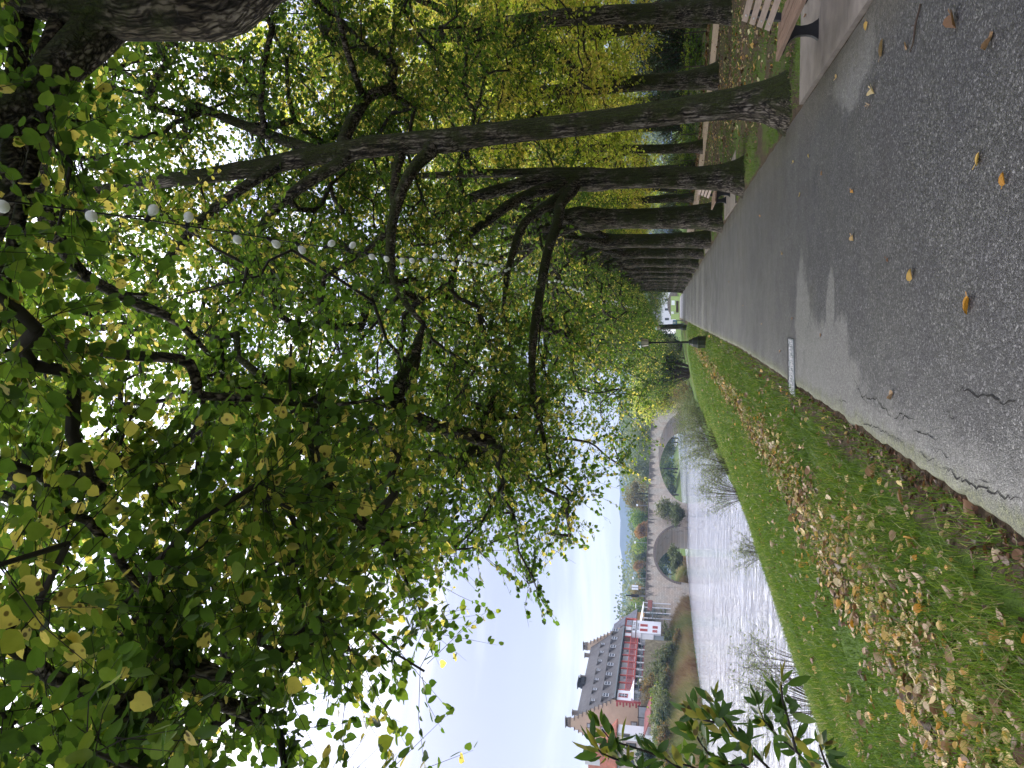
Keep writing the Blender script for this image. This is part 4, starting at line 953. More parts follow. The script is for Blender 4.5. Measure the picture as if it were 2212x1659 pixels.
for s in (1, -1):
    y0 = -.45 if s == 1 else WD + .45
    mb.prism([(.62, y0, EZ - .12), (.62, c, RZ), (.62, c, RZ - .28), (.62, y0, EZ - .38)], (LN - 1.24, 0, 0))
mb.build('roof', M['slate'], B)
mb = MB(); mb.box(.6, LN - .6, -.5, -.30, EZ - .30, EZ - .1); mb.build('gutter', M['grey_metal'], B)
mb = MB(); mb.box(.3, LN - .3, -.28, 1.7, EZ - .52, EZ - .40); mb.build('eave_soffit', M['dark'], B)
sl = (RZ - EZ) / (c + .45)
def ry(z): return -.45 + (z - EZ + .12) / ((RZ - EZ + .12) / (c + .45))
for zc, us, w_, h_ in ((12.85, [2.33, 6.2, 9.46, 12.99, 16.45, 20.0, 23.48, 27.0], .55, .62), (15.3, [3.74, 7.33, 10.77, 14.2, 17.79, 21.24, 24.72], .38, .42)):
    for u in us:
        yb = ry(zc - h_) - .02; mb = MB()
        mb.box(u - w_, u + w_, yb, ry(zc + h_) + .5, zc - h_, zc + h_ - .04)
        o = mb.build('dormer', M['slate'], B)
        mb = MB(); mb.hexa([(u - w_ - .12, yb - .14, zc + h_ - .03), (u + w_ + .12, yb - .14, zc + h_ - .03), (u + w_ + .12, ry(zc + h_) + 1.1, zc + h_ + .34), (u - w_ - .12, ry(zc + h_) + 1.1, zc + h_ + .34),
                            (u - w_ - .12, yb - .14, zc + h_ + .07), (u + w_ + .12, yb - .14, zc + h_ + .07), (u + w_ + .12, ry(zc + h_) + 1.1, zc + h_ + .44), (u - w_ - .12, ry(zc + h_) + 1.1, zc + h_ + .44)])
        mb.build('dormer_roof', M['slate'], o)
        mb = MB()
        mb.box(u - w_ + .03, u + w_ - .03, yb - .03, yb - .005, zc - h_ + .08, zc + h_ - .08); mb.build('frame', M['white_render'], o)
        mb = MB(); g_ = w_ / 2 - .06
        for dx in (-1, 1):
            for z0, z1 in ((zc - h_ + .18, zc - .02), (zc + .06, zc + h_ - .18)): mb.box(u + dx * w_ * .45 - g_, u + dx * w_ * .45 + g_, yb - .045, yb - .033, z0, z1)
        mb.build('pane', M['glass'], o)
for u, w_, h_ in ((3.3, .35, .75), (15.5, .3, .7), (24.2, .35, .85)):
    mb = MB(); mb.box(u - w_, u + w_, c - .3, c + .3, RZ - .5, RZ + h_); mb.box(u - w_ - .12, u + w_ + .12, c - .42, c + .42, RZ + h_, RZ + h_ + .14); mb.build('chimney', M['stonecap'], B)
mb = MB(); mb.box(12.2, 15.0, c - .5, c + .5, RZ - .3, RZ + .45); mb.box(12.1, 15.1, c - .6, c + .6, RZ + .95, RZ + 1.08)
for u in (12.4, 13.1, 13.8, 14.6): mb.box(u - .12, u + .12, c - .35, c + .35, RZ + .45, RZ + .95)
mb.build('broad_chimney', M['dark'], B)
# white end bays with windows and red quoins
def bay(x0, x1, z0):
    mb = MB(); mb.box(x0, x1, -.03, .018, z0, EZ - .55); return mb.build('white_bay', M['white_render'], B)
def window(par, u0, u1, z0, z1, y, fr='red_paint', gl='glass', t=.16, bars=2):
    mb = MB(); mb.box(u0 - t, u1 + t, y - .05, y, z0 - t, z1 + t); o = mb.build('window', M[fr], par)
    mb = MB(); mb.box(u0, u1, y - .062, y - .052, z0, z1); mb.build('pane', M[gl], o)
    mb = MB()
    if bars:
        um = (u0 + u1) / 2; mb.box(um - .04, um + .04, y - .075, y - .064, z0, z1)
        for i in range(1, bars + 1): mb.box(u0, um - .042, y - .075, y - .064, z0 + (z1 - z0) * i / (bars + 1) - .03, z0 + (z1 - z0) * i / (bars + 1) + .03); mb.box(um + .042, u1, y - .075, y - .064, z0 + (z1 - z0) * i / (bars + 1) - .03, z0 + (z1 - z0) * i / (bars + 1) + .03)
        mb.build('glazing_bar', M['white_render'], o)
    return o
wb = bay(.55, 3.72, 6.9); window(wb, 1.6, 2.5, 9.1, 10.4, -.03); window(wb, 1.5, 2.8, 7.0, 7.9, -.03, 'white_shade', 'glass_pale'); window(wb, .75, 1.2, 7.0, 8.2, -.03, 'red_dark', 'glass_pale', .1, 0)
mb = MB(); mb.box(-.06, .54, -.06, .017, 6.6, EZ - .4)
for k in range(8): mb.box(-.06, -.022, .02, .55 + .3 * (k % 2), 6.7 + k * .55, 6.7 + k * .55 + .30)
mb.build('quoin', M['red_dark'], B)
wb = bay(24.1, LN - .02, 6.0); window(wb, 25.6, 26.6, 9.6, 10.7, -.03, 'red_paint', 'glass', .14, 0)
# galleries
mb = MB(); mb.box(3.72, 24.1, 1.10, 1.24, 6.2, EZ - .55); mb.build('gallery_back_wall', M['white_render'], B)
us = [3.86 + i * 2.515 for i in range(9)]
for i, u in enumerate(us[:-1]):
    if i in (0, 2, 6): window(B, u + .7, u + 1.3, 8.75, 10.2, 1.09, 'white_render', 'glass', .08, 2)
for u in us:
    mb = MB(); mb.box(u - .13, u + .13, -.08, .16, 8.3, EZ - .53); mb.build('gallery_post', M['red_paint'], B)
mb = MB(); mb.box(3.73, 24.09, -.16, -.09, 9.42, 9.58); mb.box(3.73, 24.09, -.20, 1.08, 8.02, 8.24); mb.box(3.73, 24.09, -.16, -.09, 8.42, 8.54); mb.build('gallery_rail', M['red_paint'], B)
for a, b in zip(us[:-1], us[1:]):
    mb = MB()
    for k in range(9): u = a + .25 + (b - a - .5) * k / 8; mb.box(u - .055, u + .055, -.15, -.10, 8.545, 9.415)
    mb.build('baluster_panel', M['red_dark'], B)
for i, u in enumerate(us):
    mb = MB(); mb.box(u - .11, u + .11, -.05, .18, 6.55, 8.0); mb.build('arcade_column', M['white_render'], B)
    if i < 8:
        mb = MB(); mb.box(u + .13, us[i + 1] - .13, .95, 1.0, 6.9, 7.95); mb.build('arcade_window', M['glass' if i % 3 else 'glass_pale'], B)
mb = MB(); mb.box(3.73, 24.09, -.02, .2, 7.90, 8.0); mb.box(3.73, 24.09, .6, .9, 6.5, 6.9); mb.build('arcade_lintel', M['red_dark'], B)
# windows in the near gable face
def gwin(y0, y1, z0, z1, fr='stonecap'):
    mb = MB(); mb.box(-.09, -.022, y0 - .18, y1 + .18, z0 - .18, z1 + .18); o = mb.build('gable_window', M[fr], B)
    mb = MB(); mb.box(-.12, -.092, y0, y1, z0, z1); mb.build('pane', M['glass_pale'], o)
gwin(4.7, 5.3, 15.1, 15.9); gwin(5.1, 5.9, 12.6, 13.5); gwin(3.6, 4.6, 7.4, 8.2); gwin(4.55, 4.8, 13.95, 14.2, 'white_shade')
# white tower block at the right end with lettering
mb = MB(); mb.box(23.4, 28.8, -1.3, -.032, 3.5, 8.45); mb.box(23.45, 28.75, -1.26, -.032, 8.62, 9.36); t_ = mb.build('tower', M['white_render'], B)
mb = MB(); mb.box(23.3, 28.9, -1.4, -.032, 8.452, 8.618); mb.box(23.3, 28.9, -1.4, -.032, 9.362, 9.44); mb.build('string_course', M['stonecap'], t_)
window(t_, 26.35, 27.05, 6.35, 7.55, -1.301, bars=0, gl='red_dark'); window(t_, 24.3, 25.0, 6.35, 7.55, -1.301, bars=0, gl='red_dark')
window(t_, 25.7, 26.6, 4.25, 5.1, -1.301, bars=0, gl='red_dark', t=.1); window(t_, 24.0, 24.25, 4.3, 5.1, -1.301, bars=0, gl='red_dark', t=.08); window(t_, 24.55, 24.8, 4.3, 5.1, -1.301, bars=0, gl='red_dark', t=.08)
mb = MB(); mb.box(24.3, 25.1, -1.29, -1.262, 8.72, 9.2); mb.build('emblem_plate', M['ink'], t_)
def lettering(txt, u0, u1, z, h, y, par, mat_='ink', shear=0.0):
    cu = bpy.data.curves.new('lettering', 'FONT'); cu.body = txt; cu.size = h * 1.35; cu.extrude = .012; cu.shear = shear
    o = bpy.data.objects.new('lettering', cu); COL.objects.link(o); o.parent = par; o.rotation_euler = (math.pi / 2, 0, 0); o.location = (u0, y, z)
    cu.materials.append(M[mat_]); bpy.context.view_layer.update(); w_ = max(.1, o.dimensions[0])
    me = bpy.data.meshes.new_from_object(o.evaluated_get(bpy.context.evaluated_depsgraph_get())); bpy.data.objects.remove(o)
    o = link('lettering', me, par); o.rotation_euler = (math.pi / 2, 0, 0); o.location = (u0, y, z); o.scale = ((u1 - u0) / w_, 1, 1); return o
lettering('Zur Burg', 25.35, 28.0, 8.80, .42, -1.275, t_, shear=.35)
lettering('RESTAURANT', 24.6, 27.6, 7.95, .36, -1.315, t_)
mb = MB(); mb.box(21.2, 23.38, -1.1, -.21, 4.9, 7.4); mb.box(21.0, 23.38, -1.3, -.21, 7.41, 7.55); mb.build('annex', M['white_shade'], B)
mb = MB(); mb.box(21.4, 23.38, -.9, -.21, 2.8, 4.88); mb.build('annex_base', M['grey_metal'], B)
mb = MB(); mb.box(28.34, 32.2, -.1, 3.5, 8.6, 9.35); mb.box(28.34, 28.7, -.1, .2, 9.36, 10.9); mb.box(31.8, 32.2, -.1, .2, 9.36, 10.9); mb.box(28.34, 32.2, -.12, .22, 10.7, 11.0); po = mb.build('porch', M['red_paint'], B)
mb = MB(); mb.prism([(28.3, -.5, 11.02), (28.3, 4, 11.02), (28.3, 2.2, 13.6), (28.3, 1.6, 13.6)], (4.0, 0, 0)); mb.build('porch_roof', M['slate2'], po)
mb = MB(); mb.box(28.7, 31.8, 2.6, 2.7, 9.4, 10.68); mb.build('porch_back', M['dark'], po)
# terrace below the galleries
TR = empty('terrace_wall', BO, BA, 'brown stone terrace wall below the red galleries', 'terrace')
mb = MB(); mb.box(-1.5, 20.2, -1.6, .9, 1.0, 6.48); mb.build('masonry', M['bank_brown'], TR)
mb = MB()
for i in range(32): u = -1.3 + i * .68; mb.box(u - .03, u + .03, -1.55, -1.48, 6.485, 7.05)
mb.box(-1.4, 20.1, -1.57, -1.47, 7.051, 7.13); mb.build('railing', M['grey_metal'], TR)
def parasol(lab, u, y, z, r, h):
    p = Matrix.Rotation(BA, 4, 'Z') @ Vector((u, y, 0)) + Vector(BO); o = empty('parasol', (p.x, p.y, z), .4, lab, 'parasol', 'parasols on the terrace')
    mb = MB(); mb.tube([(0, 0, 0), (0, 0, h)], .04, 8); mb.build('pole', M['grey_metal'], o)
    mb = MB(); mb.lathe([(r, h - .62), (r * .98, h - .58), (.05, h + .02), (.02, h + .08)], 4, rot=.3); mb.build('canopy', M['canvas'], o)
parasol('open white parasol on the terrace before the red gallery\'s left end', 2.2, -1.0, 6.48, 2.0, 2.0)
for lab, u, w_ in (('dark garden bin box on the terrace below the gallery\'s middle', 5.2, 1.2),):
    p = Matrix.Rotation(BA, 4, 'Z') @ Vector((u, -1.0, 0)) + Vector(BO); o = empty('planter', (p.x, p.y, 6.48), BA, 'green planter on the terrace right of the white parasol', 'planter')
    mb = MB(); mb.box(-.9, .9, -.3, .3, 0, .45); mb.build('trough', M['dark_wood'], o); A = np.random.default_rng(3).uniform(-1, 1, (160, 3)) * np.array([.9, .3, .1]) + np.array([0, 0, .5])
    rg = np.random.default_rng(4); foliage(A, unit(rg.normal(0, 1, A.shape) + np.array([0, 0, 1])), rg.uniform(.2, .5, len(A)), 5, .2, FAR_T, FAR_F, M['lime_leaf'], rg, 'foliage', o, lambda P, ti: rg.uniform(.2, .7, len(P)), .005)
p = Matrix.Rotation(BA, 4, 'Z') @ Vector((4.2, -1.9, 0)) + Vector(BO)
o = empty('globe_lamp', (p.x, p.y, 6.0), 0, 'cream ball lamp in front of the terrace railing', 'lamp'); mb = MB(); mb.tube([(0, 0, 0), (.35, -.2, .3), (0, 0, .55)], .04, 6); mb.build('bracket', M['white_render'], o)
mb = MB(); mb.lathe([(.02, .5), (.25, .56), (.36, .78), (.25, 1.0), (.02, 1.08)], 12); mb.build('globe', M['cream'], o)
# smaller slate roofed house and white canopy right of it
H2 = empty('orange_house', BO, BA, 'small orange house with a grey slate roof right of the stepped gable building', 'house')
mb = MB(); mb.box(33.2, 44, 4, 10, 3, 9.2); mb.build('wall', M['orange_render'], H2)
mb = MB(); mb.prism([(32.6, 3.4, 9.1), (32.6, 10.6, 9.1), (32.6, 7, 13.6)], (12, 0, 0)); mb.build('roof', M['slate2'], H2)
mb = MB(); mb.box(33.5, 34.3, 6.6, 7.4, 13.0, 14.3); mb.build('chimney', M['slate2'], H2)
CN = empty('canopy_terrace', BO, BA, 'white roofed balcony terrace with red parapet between the tower and the bridge', 'balcony')
mb = MB(); mb.hexa([(30.5, -1.2, 7.35), (38.5, -1.2, 7.35), (38.5, 3.2, 8.15), (30.5, 3.2, 8.15), (30.5, -1.2, 7.47), (38.5, -1.2, 7.47), (38.5, 3.2, 8.27), (30.5, 3.2, 8.27)]); mb.build('roof', M['canvas'], CN)
mb = MB(); mb.box(34.4, 39.6, -1.1, -1.0, 5.5, 6.5); mb.build('parapet', M['terra_flat'], CN)
mb = MB(); mb.box(30.5, 39.6, -1.0, 3.0, 5.3, 5.48); mb.build('deck', M['grey_metal'], CN)
for u in (30.8, 33.4, 36, 38.3):
    mb = MB(); mb.box(u - .08, u + .08, -1.09, -.93, 1.5, 7.34); mb.build('post', M['white_render'], CN)
mb = MB(); mb.box(30.5, 38.4, 2.9, 3.0, 5.49, 8.1); mb.build('back_wall', M['cream'], CN)
p = Matrix.Rotation(BA, 4, 'Z') @ Vector((29.8, -2.5, 0)) + Vector(BO)
ST = empty('spiral_stair', (p.x, p.y, 2.4), 0, 'green metal spiral stair beside the white tower', 'stairs')
mb = MB(); mb.tube([(0, 0, -.5), (0, 0, 4.2)], .09, 8); mb.build('post', M['green_metal'], ST)
mb = MB(); rl = []
for k in range(22):
    q = k * .42; z = .1 + k * .17; c_, s_ = math.cos(q), math.sin(q); c2, s2 = math.cos(q + .5), math.sin(q + .5)
    mb.prism([(.08 * c_, .08 * s_, z), (1.25 * c_, 1.25 * s_, z), (1.25 * c2, 1.25 * s2, z), (.08 * c2, .08 * s2, z)], (0, 0, .05)); rl.append((1.22 * c_, 1.22 * s_, z + 1.0))
mb.build('tread', M['green_metal'], ST)
mb = MB(); mb.tube(rl, .035, 5)
for x, y, z in rl: mb.tube([(x, y, z - .95), (x, y, z)], .022, 4)
mb.build('railing', M['green_metal'], ST)

# pink house with terracotta hip roof at the left
H3 = empty('pink_house', BO, BA, 'pink and white house with a terracotta hip roof left of the stepped gable building', 'house')
mb = MB(); mb.box(-8, -4.8, 1.9, 13, 2, 9.9); mb.build('wall', M['pink_render'], H3)
mb = MB(); mb.box(-7.9, -5.6, .6, 1.898, 2, 10.1); mb.build('white_wing', M['white_render'], H3)
mb = MB(); R0 = 10.4; mb.add([(-8.5, .3, R0), (-4.6, .3, R0), (-4.6, 14, R0), (-8.5, 14, R0), (-6.2, 5.8, 15.2), (-6.2, 9, 15.2), (-8.5, .3, R0 - .22), (-4.6, .3, R0 - .22), (-4.6, 14, R0 - .22), (-8.5, 14, R0 - .22)],
                          [(0, 1, 4), (1, 2, 5, 4), (2, 3, 5), (3, 0, 4, 5), (6, 7, 1, 0), (7, 8, 2, 1), (8, 9, 3, 2), (9, 6, 0, 3), (9, 8, 7, 6)]); mb.build('roof', M['terracotta'], H3)
for y, z in ((4.2, 13.7), (6.9, 14.6)):
    mb = MB(); mb.box(-7.2, -6.4, y - .55, y + .55, z - 1.6, z + 1.0); mb.build('chimney', M['white_shade'], H3)
mb = MB(); mb.box(-8.25, -6, 1.0, 2.3, 9.3, 11.4); d_ = mb.build('dormer', M['cream'], H3)
def hwin(y0, y1, z0, z1, fr, gl, x=-8.0, par=H3):
    mb = MB(); mb.box(x - .08, x - .002, y0 - .14, y1 + .14, z0 - .14, z1 + .14); o = mb.build('window', M[fr], par)
    mb = MB(); mb.box(x - .11, x - .082, y0, y1, z0, z1); mb.build('pane', M[gl], o)
hwin(1.3, 2.0, 9.9, 11.0, 'stonecap', 'glass_pale', -8.25, d_); hwin(2.3, 3.1, 7.2, 8.6, 'dark_wood', 'glass'); hwin(5.2, 6.0, 7.0, 8.4, 'dark_wood', 'glass'); hwin(.8, 1.15, 8.2, 9.2, 'stonecap', 'glass', -7.9); hwin(.8, 1.4, 6.0, 7.3, 'white_shade', 'glass_pale', -7.9)
mb = MB(); mb.box(-8.06, -8.0, 4.0, 4.08, 2.5, 9.8); mb.box(-8.3, -8.0, 2.4, 13, 9.95, 10.15); mb.build('gutter_pipe', M['grey_metal'], H3)
mb = MB(); mb.hexa([(-9.5, -3.6, 4.6), (-2.5, -3.6, 4.6), (-2.5, .05, 5.7), (-9.5, .05, 5.7), (-9.5, -3.6, 4.75), (-2.5, -3.6, 4.75), (-2.5, .05, 5.85), (-9.5, .05, 5.85)]); mb.build('lean_to_roof', M['terra_flat'], H3)
mb = MB(); mb.box(-8.8, -3, -3.0, .0, 2, 4.62); mb.build('lean_to', M['cream'], H3)
SH = empty('garden_shed', BO, BA, 'small shed with a pale corrugated roof below the pink house', 'shed')
mb = MB(); mb.box(-5, -1.2, -6.2, -3.9, 1.5, 2.7); mb.build('wall', M['dark_wood'], SH)
mb = MB()
for i in range(8): mb.hexa([(-5.3 + i * .53, -6.5, 2.72), (-5.3 + i * .53 + .45, -6.5, 2.72), (-5.3 + i * .53 + .45, -3.7, 3.5), (-5.3 + i * .53, -3.7, 3.5), (-5.3 + i * .53, -6.5, 2.80), (-5.3 + i * .53 + .45, -6.5, 2.80), (-5.3 + i * .53 + .45, -3.7, 3.58), (-5.3 + i * .53, -3.7, 3.58)])
mb.build('roof', M['grey_metal'], SH)
SG = empty('glass_pergola', BO, BA, 'grey metal pergola with pale panels against the tan gable', 'pergola')
mb = MB(); mb.box(-1.9, -1.8, -.6, 3.4, 5.4, 6.9); mb.build('panel', M['glass_pale'], SG)
mb = MB()
for y in (-.65, 1.4, 3.45): mb.box(-1.95, -1.75, y - .05, y + .05, 2.5, 7.1)
mb.box(-1.97, -1.73, -.75, 3.5, 6.92, 7.0); mb.box(-1.97, -1.73, -.75, 3.5, 5.3, 5.38); mb.build('frame', M['dark_wood'], SG)

# ------------------------------------------------------------------ stone bridge
BRO = np.array([-70.13, 158.3, 0]); BRA = math.atan2(.9, .434)
BR = empty('stone_bridge', BRO, BRA, 'long stained sandstone bridge with a wide main arch and a smaller arch', 'bridge')
def soffit(s):
    for cx_, a, z0, zc in ((61.2, 21.4, -2.9, 4.9), (21.7, 9.3, -.9, 5.15)):
        if abs(s - cx_) < a: return z0 + (zc - z0) * math.sqrt(max(0, 1 - ((s - cx_) / a) ** 2))
    return -4.0
ss = sorted(set([round(-14 + .5 * i, 3) for i in range(292)] + [39.8 + .001, 82.6 - .001, 12.4 + .001, 31 - .001]))
DZ = lambda s: 7.02 + .18 * min(1, max(0, (s - 20) / 40)); WB = 7.5
vs = []; fs = []
for s in ss:
    zb = soffit(s); vs += [(s, 0, zb), (s, 0, DZ(s)), (s, WB, DZ(s)), (s, WB, zb)]
for i in range(len(ss) - 1):
    a, b = 4 * i, 4 * i + 4
    fs += [(a, b, b + 1, a + 1), (a + 1, b + 1, b + 2, a + 2), (a + 2, b + 2, b + 3, a + 3), (a + 3, b + 3, b, a)]
mb = MB(); mb.add(vs, fs); mb.build('arch_wall', M['sandstone'], BR)
mb = MB()
for i in range(len(ss) - 1): mb.hexa([(ss[i], -.14, DZ(ss[i]) + .003), (ss[i + 1], -.14, DZ(ss[i + 1]) + .003), (ss[i + 1], .35, DZ(ss[i + 1]) + .003), (ss[i], .35, DZ(ss[i]) + .003), (ss[i], -.14, DZ(ss[i]) + .2), (ss[i + 1], -.14, DZ(ss[i + 1]) + .2), (ss[i + 1], .35, DZ(ss[i + 1]) + .2), (ss[i], .35, DZ(ss[i]) + .2)])
mb.build('coping', M['stonecap'], BR)
for cx_, a, z0, zc in ((61.2, 21.4, -2.9, 4.9), (21.7, 9.3, -.9, 5.15)):
    mb = MB(); n = 46
    for i in range(n):
        q0, q1 = math.pi * i / n, math.pi * (i + .94) / n; H_ = zc - z0
        P = [(cx_ - a * math.cos(q), -.06, z0 + H_ * math.sin(q)) for q in (q0, q1)] + [(cx_ - (a + .7) * math.cos(q), -.06, z0 + (H_ + .55) * math.sin(q)) for q in (q1, q0)]
        mb.prism(P, (0, .055, 0))
    mb.build('arch_ring', M['stonecap' if a < 10 else 'sandstone'], BR)
mb = MB(); mb.lathe([(2.6, -4), (2.6, 2.2), (2.2, 2.6), (.2, 3.6)], 10, (35.4, -.3, 0)); mb.build('cutwater', M['sandstone'], BR)
def onbr(s, y, z): p = Matrix.Rotation(BRA, 4, 'Z') @ Vector((s, y, 0)) + Vector(BRO); return (p.x, p.y, z)
def mast(name, label, cat, s, parts):
    o = empty(name, onbr(s, 1.2, 7.05), BRA + math.pi / 2 + .5, label, cat)
    for nm, bx, m_ in parts:
        mb = MB(); mb.box(*bx); mb.build(nm, M[m_], o)
mast('direction_sign', 'blue and white sign with an orange plate on a pole at the bridge\'s left end', 'sign', 11.1, [('pole', (-.06, .06, -.06, .06, 0, 3.6), 'grey_metal'), ('panel', (-.55, .55, -.1, -.065, 1.9, 3.4), 'sign_white'), ('blue_plate', (-.55, .55, -.125, -.102, 2.7, 3.4), 'sign_blue'), ('orange_plate', (-.3, .3, -.1, -.065, 1.2, 1.8), 'orange_render')])
mast('banner_mast', 'tall dark mast with a thick banner case on the bridge beside the blue sign', 'mast', 8.6, [('pole', (-.09, .09, -.09, .09, 0, 1.6), 'grey_metal'), ('case', (-.3, .3, -.2, .2, 1.6, 3.4), 'dark'), ('tip', (-.14, .14, -.1, .1, 3.4, 4.6), 'dark')])
mast('bridge_lamp', 'thin T-shaped street lamp above the bridge\'s left abutment', 'lamp', 5.6, [('pole', (-.05, .05, -.05, .05, 0, 2.2), 'grey_metal'), ('head', (-.5, .5, -.12, .12, 2.2, 2.32), 'sign_white')])
for i, (s, z) in enumerate(((40, 1.0), (26, 1.3), (14, 1.9))):
    mast('globe_lamp', ['small white ball lamp on the bridge over the pier', 'small white ball lamp on the bridge over the smaller arch', 'small white ball lamp on the bridge left of the smaller arch'][i], 'lamp', s, [('pole', (-.05, .05, -.05, .05, 0, 3.0), 'grey_metal'), ('head', (-.22, .22, -.22, .22, 3.0, 3.4), 'sign_white')])
shrub('pier_bush', 'yellow green bush growing on the bridge pier between the arches', 'shrub', onbr(33.8, -3.2, -1.0), 6.4, 2.8, 40, 5000, .3, M['willow_leaf'], 81, group=None, stem_r=.05, tone=(.6, .2), yellow=.3, lo=.3)
shrub('willow_shrub', 'pale grey willow shrub seen through the smaller arch', 'shrub', onbr(22, 14, -1.5), 6.0, 5.5, 40, 7000, .34, M['willow_leaf'], 82, NARROW_T, FAR_F, stem_r=.05, tone=(.7, .15))
shrub('willow_shrub', 'olive scrub before the smaller arch\'s left half', 'shrub', onbr(16, -4, -1.2), 3.4, 3.8, 44, 6000, .28, M['willow_leaf'], 84, stem_r=.04, tone=(.55, .2))
shrub('willow_shrub', 'green bush at the foot of the smaller arch', 'shrub', onbr(29, -6, -1.8), 3.6, 3.2, 40, 5000, .28, M['willow_leaf'], 83, stem_r=.05)

# far bank: scrub and reeds
def farbank(lab, px, py, d, h, r, seed, mm='willow_leaf', n=5500, ls=.24, nm='riverside_shrub', **kw):
    p = at(px, py, d); p = (float(xfar(p[1]) - max(xfar(p[1]) - p[0], 5.4)), p[1]); return shrub(nm, lab, 'shrub', (p[0], p[1], float(hz(*p)) - .2), h * .72, r, 44, n, ls, M[mm], seed, group='scrub on the far river bank', stem_r=.04, lo=.12, **{'tone': (.6, .22), **kw})
farbank('large olive bush on the far bank below the white parasol', 1430, 1470, 112, 5.2, 4.6, 91, n=9000)
farbank('olive bush on the far bank below the red gallery\'s middle', 1430, 1425, 124, 4.6, 4.2, 92, n=8000)
for i_, (u_, y_, h_, m_, l_) in enumerate(((15.5, -3.6, 2.6, 'autumn_leaf', 'low brownish bush under the terrace wall nearest the white tower'), (12, -3.4, 3.8, 'willow_leaf', 'olive bush under the middle of the terrace wall'), (7.5, -3.6, 5.2, 'willow_leaf', 'grey green bush under the terrace wall below the gallery'), (3, -3.6, 5.6, 'willow_leaf', 'tall green bush under the terrace wall below the parasol'), (-1.0, -3.6, 5.0, 'autumn_leaf', 'brown green bush at the terrace wall\'s left corner'))):
    p_ = Matrix.Rotation(BA, 4, 'Z') @ Vector((u_, y_, 0)) + Vector(BO)
    shrub('riverside_shrub', l_, 'shrub', (p_.x, p_.y, float(hz(p_.x, p_.y)) - .2), h_, 2.8, 50, 8000, .24, M[m_], 120 + i_, group='scrub on the far river bank', stem_r=.04, lo=.1, tone=(.6, .2))
farbank('dark green bush hugging the terrace wall', 1420, 1450, 118, 5.4, 3.0, 93, 'lime_leaf', 6000)
farbank('rust brown bush on the far bank beside the water', 1470, 1400, 128, 3.0, 3.8, 94, 'autumn_leaf', 6000)
farbank('dark bush beside the garden shed', 1438, 1510, 108, 3.4, 2.6, 95, 'evergreen_leaf', 4500)
farbank('grey thorny bush below the pink house', 1450, 1565, 100, 3.4, 3.2, 96, 'autumn_leaf', 5000, yellow=.0, tone=(.2, .15))
farbank('reddish creeper bush in front of the pink house', 1432, 1600, 100, 3.2, 2.6, 97, 'orange_leaf', 3600, tone=(.3, .2))
farbank('green bush right of the spiral stair', 1412, 1306, 168, 5.0, 3.0, 98, 'lime_leaf', 5000)
farbank('yellow green scrub on the far bank left of the smaller arch', 1455, 1270, 152, 3.4, 5.0, 99, 'willow_leaf', 7000, yellow=.2)
farbank('pale scrub on the far bank below the tower', 1452, 1350, 138, 2.6, 4.0, 100, 'autumn_leaf', 6000)
farbank('low olive scrub on the far bank at the photo\'s left edge', 1470, 1640, 92, 2.6, 3.6, 101, 'autumn_leaf', 6000, tone=(.3, .2))
farbank('dark hawthorn behind the sapling, beside the pink house', 1425, 1640, 104, 4.6, 3.2, 102, 'evergreen_leaf', 5000)
def blades(name, P, H, Wd, mat_, rng, lean=.35, group=None, tone=None):
    n = len(P); q = rng.uniform(0, 2 * math.pi, n); d = np.stack([np.cos(q), np.sin(q), np.zeros(n)], -1); l = rng.normal(0, lean, (n, 3)); l[:, 2] = 0
    a = P - d * (Wd / 2)[:, None]; b = P + d * (Wd / 2)[:, None]; mid = P + l * (H * .45)[:, None] * .5 + np.array([0, 0, 1]) * (H * .6)[:, None]
    c_ = mid + d * (Wd * .38)[:, None]; e_ = mid - d * (Wd * .38)[:, None]; tp = P + l * H[:, None] + np.array([0, 0, 1]) * (H * .98)[:, None]
    V = np.stack([a, b, c_, e_, tp], 1).reshape(-1, 3); o = (np.arange(n) * 5)[:, None]
    t = rng.random(n) if tone is None else tone
    return tag(link(name, np_mesh(name, V, [np.array([[0, 1, 2, 3]]) + o, np.array([[3, 2, 4]]) + o], mat_, None, np.concatenate([t, t]))), kind='stuff')
M['reed'] = leaf_mat('reed', [(0, (.17, .075, .03)), (.3, (.27, .17, .085)), (.55, (.33, .25, .13)), (.75, (.23, .22, .075)), (1, (.13, .17, .045))], .25, False)
M['grass'] = leaf_mat('grass', [(0, (.042, .080, .010)), (.5, (.092, .160, .020)), (.82, (.165, .235, .035)), (.9, (.24, .25, .07)), (1, (.38, .33, .17))], .35, False, 1.3)
rng = np.random.default_rng(110); n = 70000; y = rng.uniform(58, 205, n); s = np.abs(rng.normal(0, 4.2, n)) - .1; x = xfar(y) - s
nn_ = np.sin(y * .31) + np.sin(y * .13 + 2) + rng.normal(0, .5, n)
blades('reeds', np.stack([x, y, hz(x, y) - .05], -1), rng.uniform(.7, 2.2, n) * np.where(s < 4.5, 1, .55), rng.uniform(.05, .11, n), M['reed'], rng, .4, tone=np.clip(.52 + .17 * nn_ + .05 * s, 0, 1))

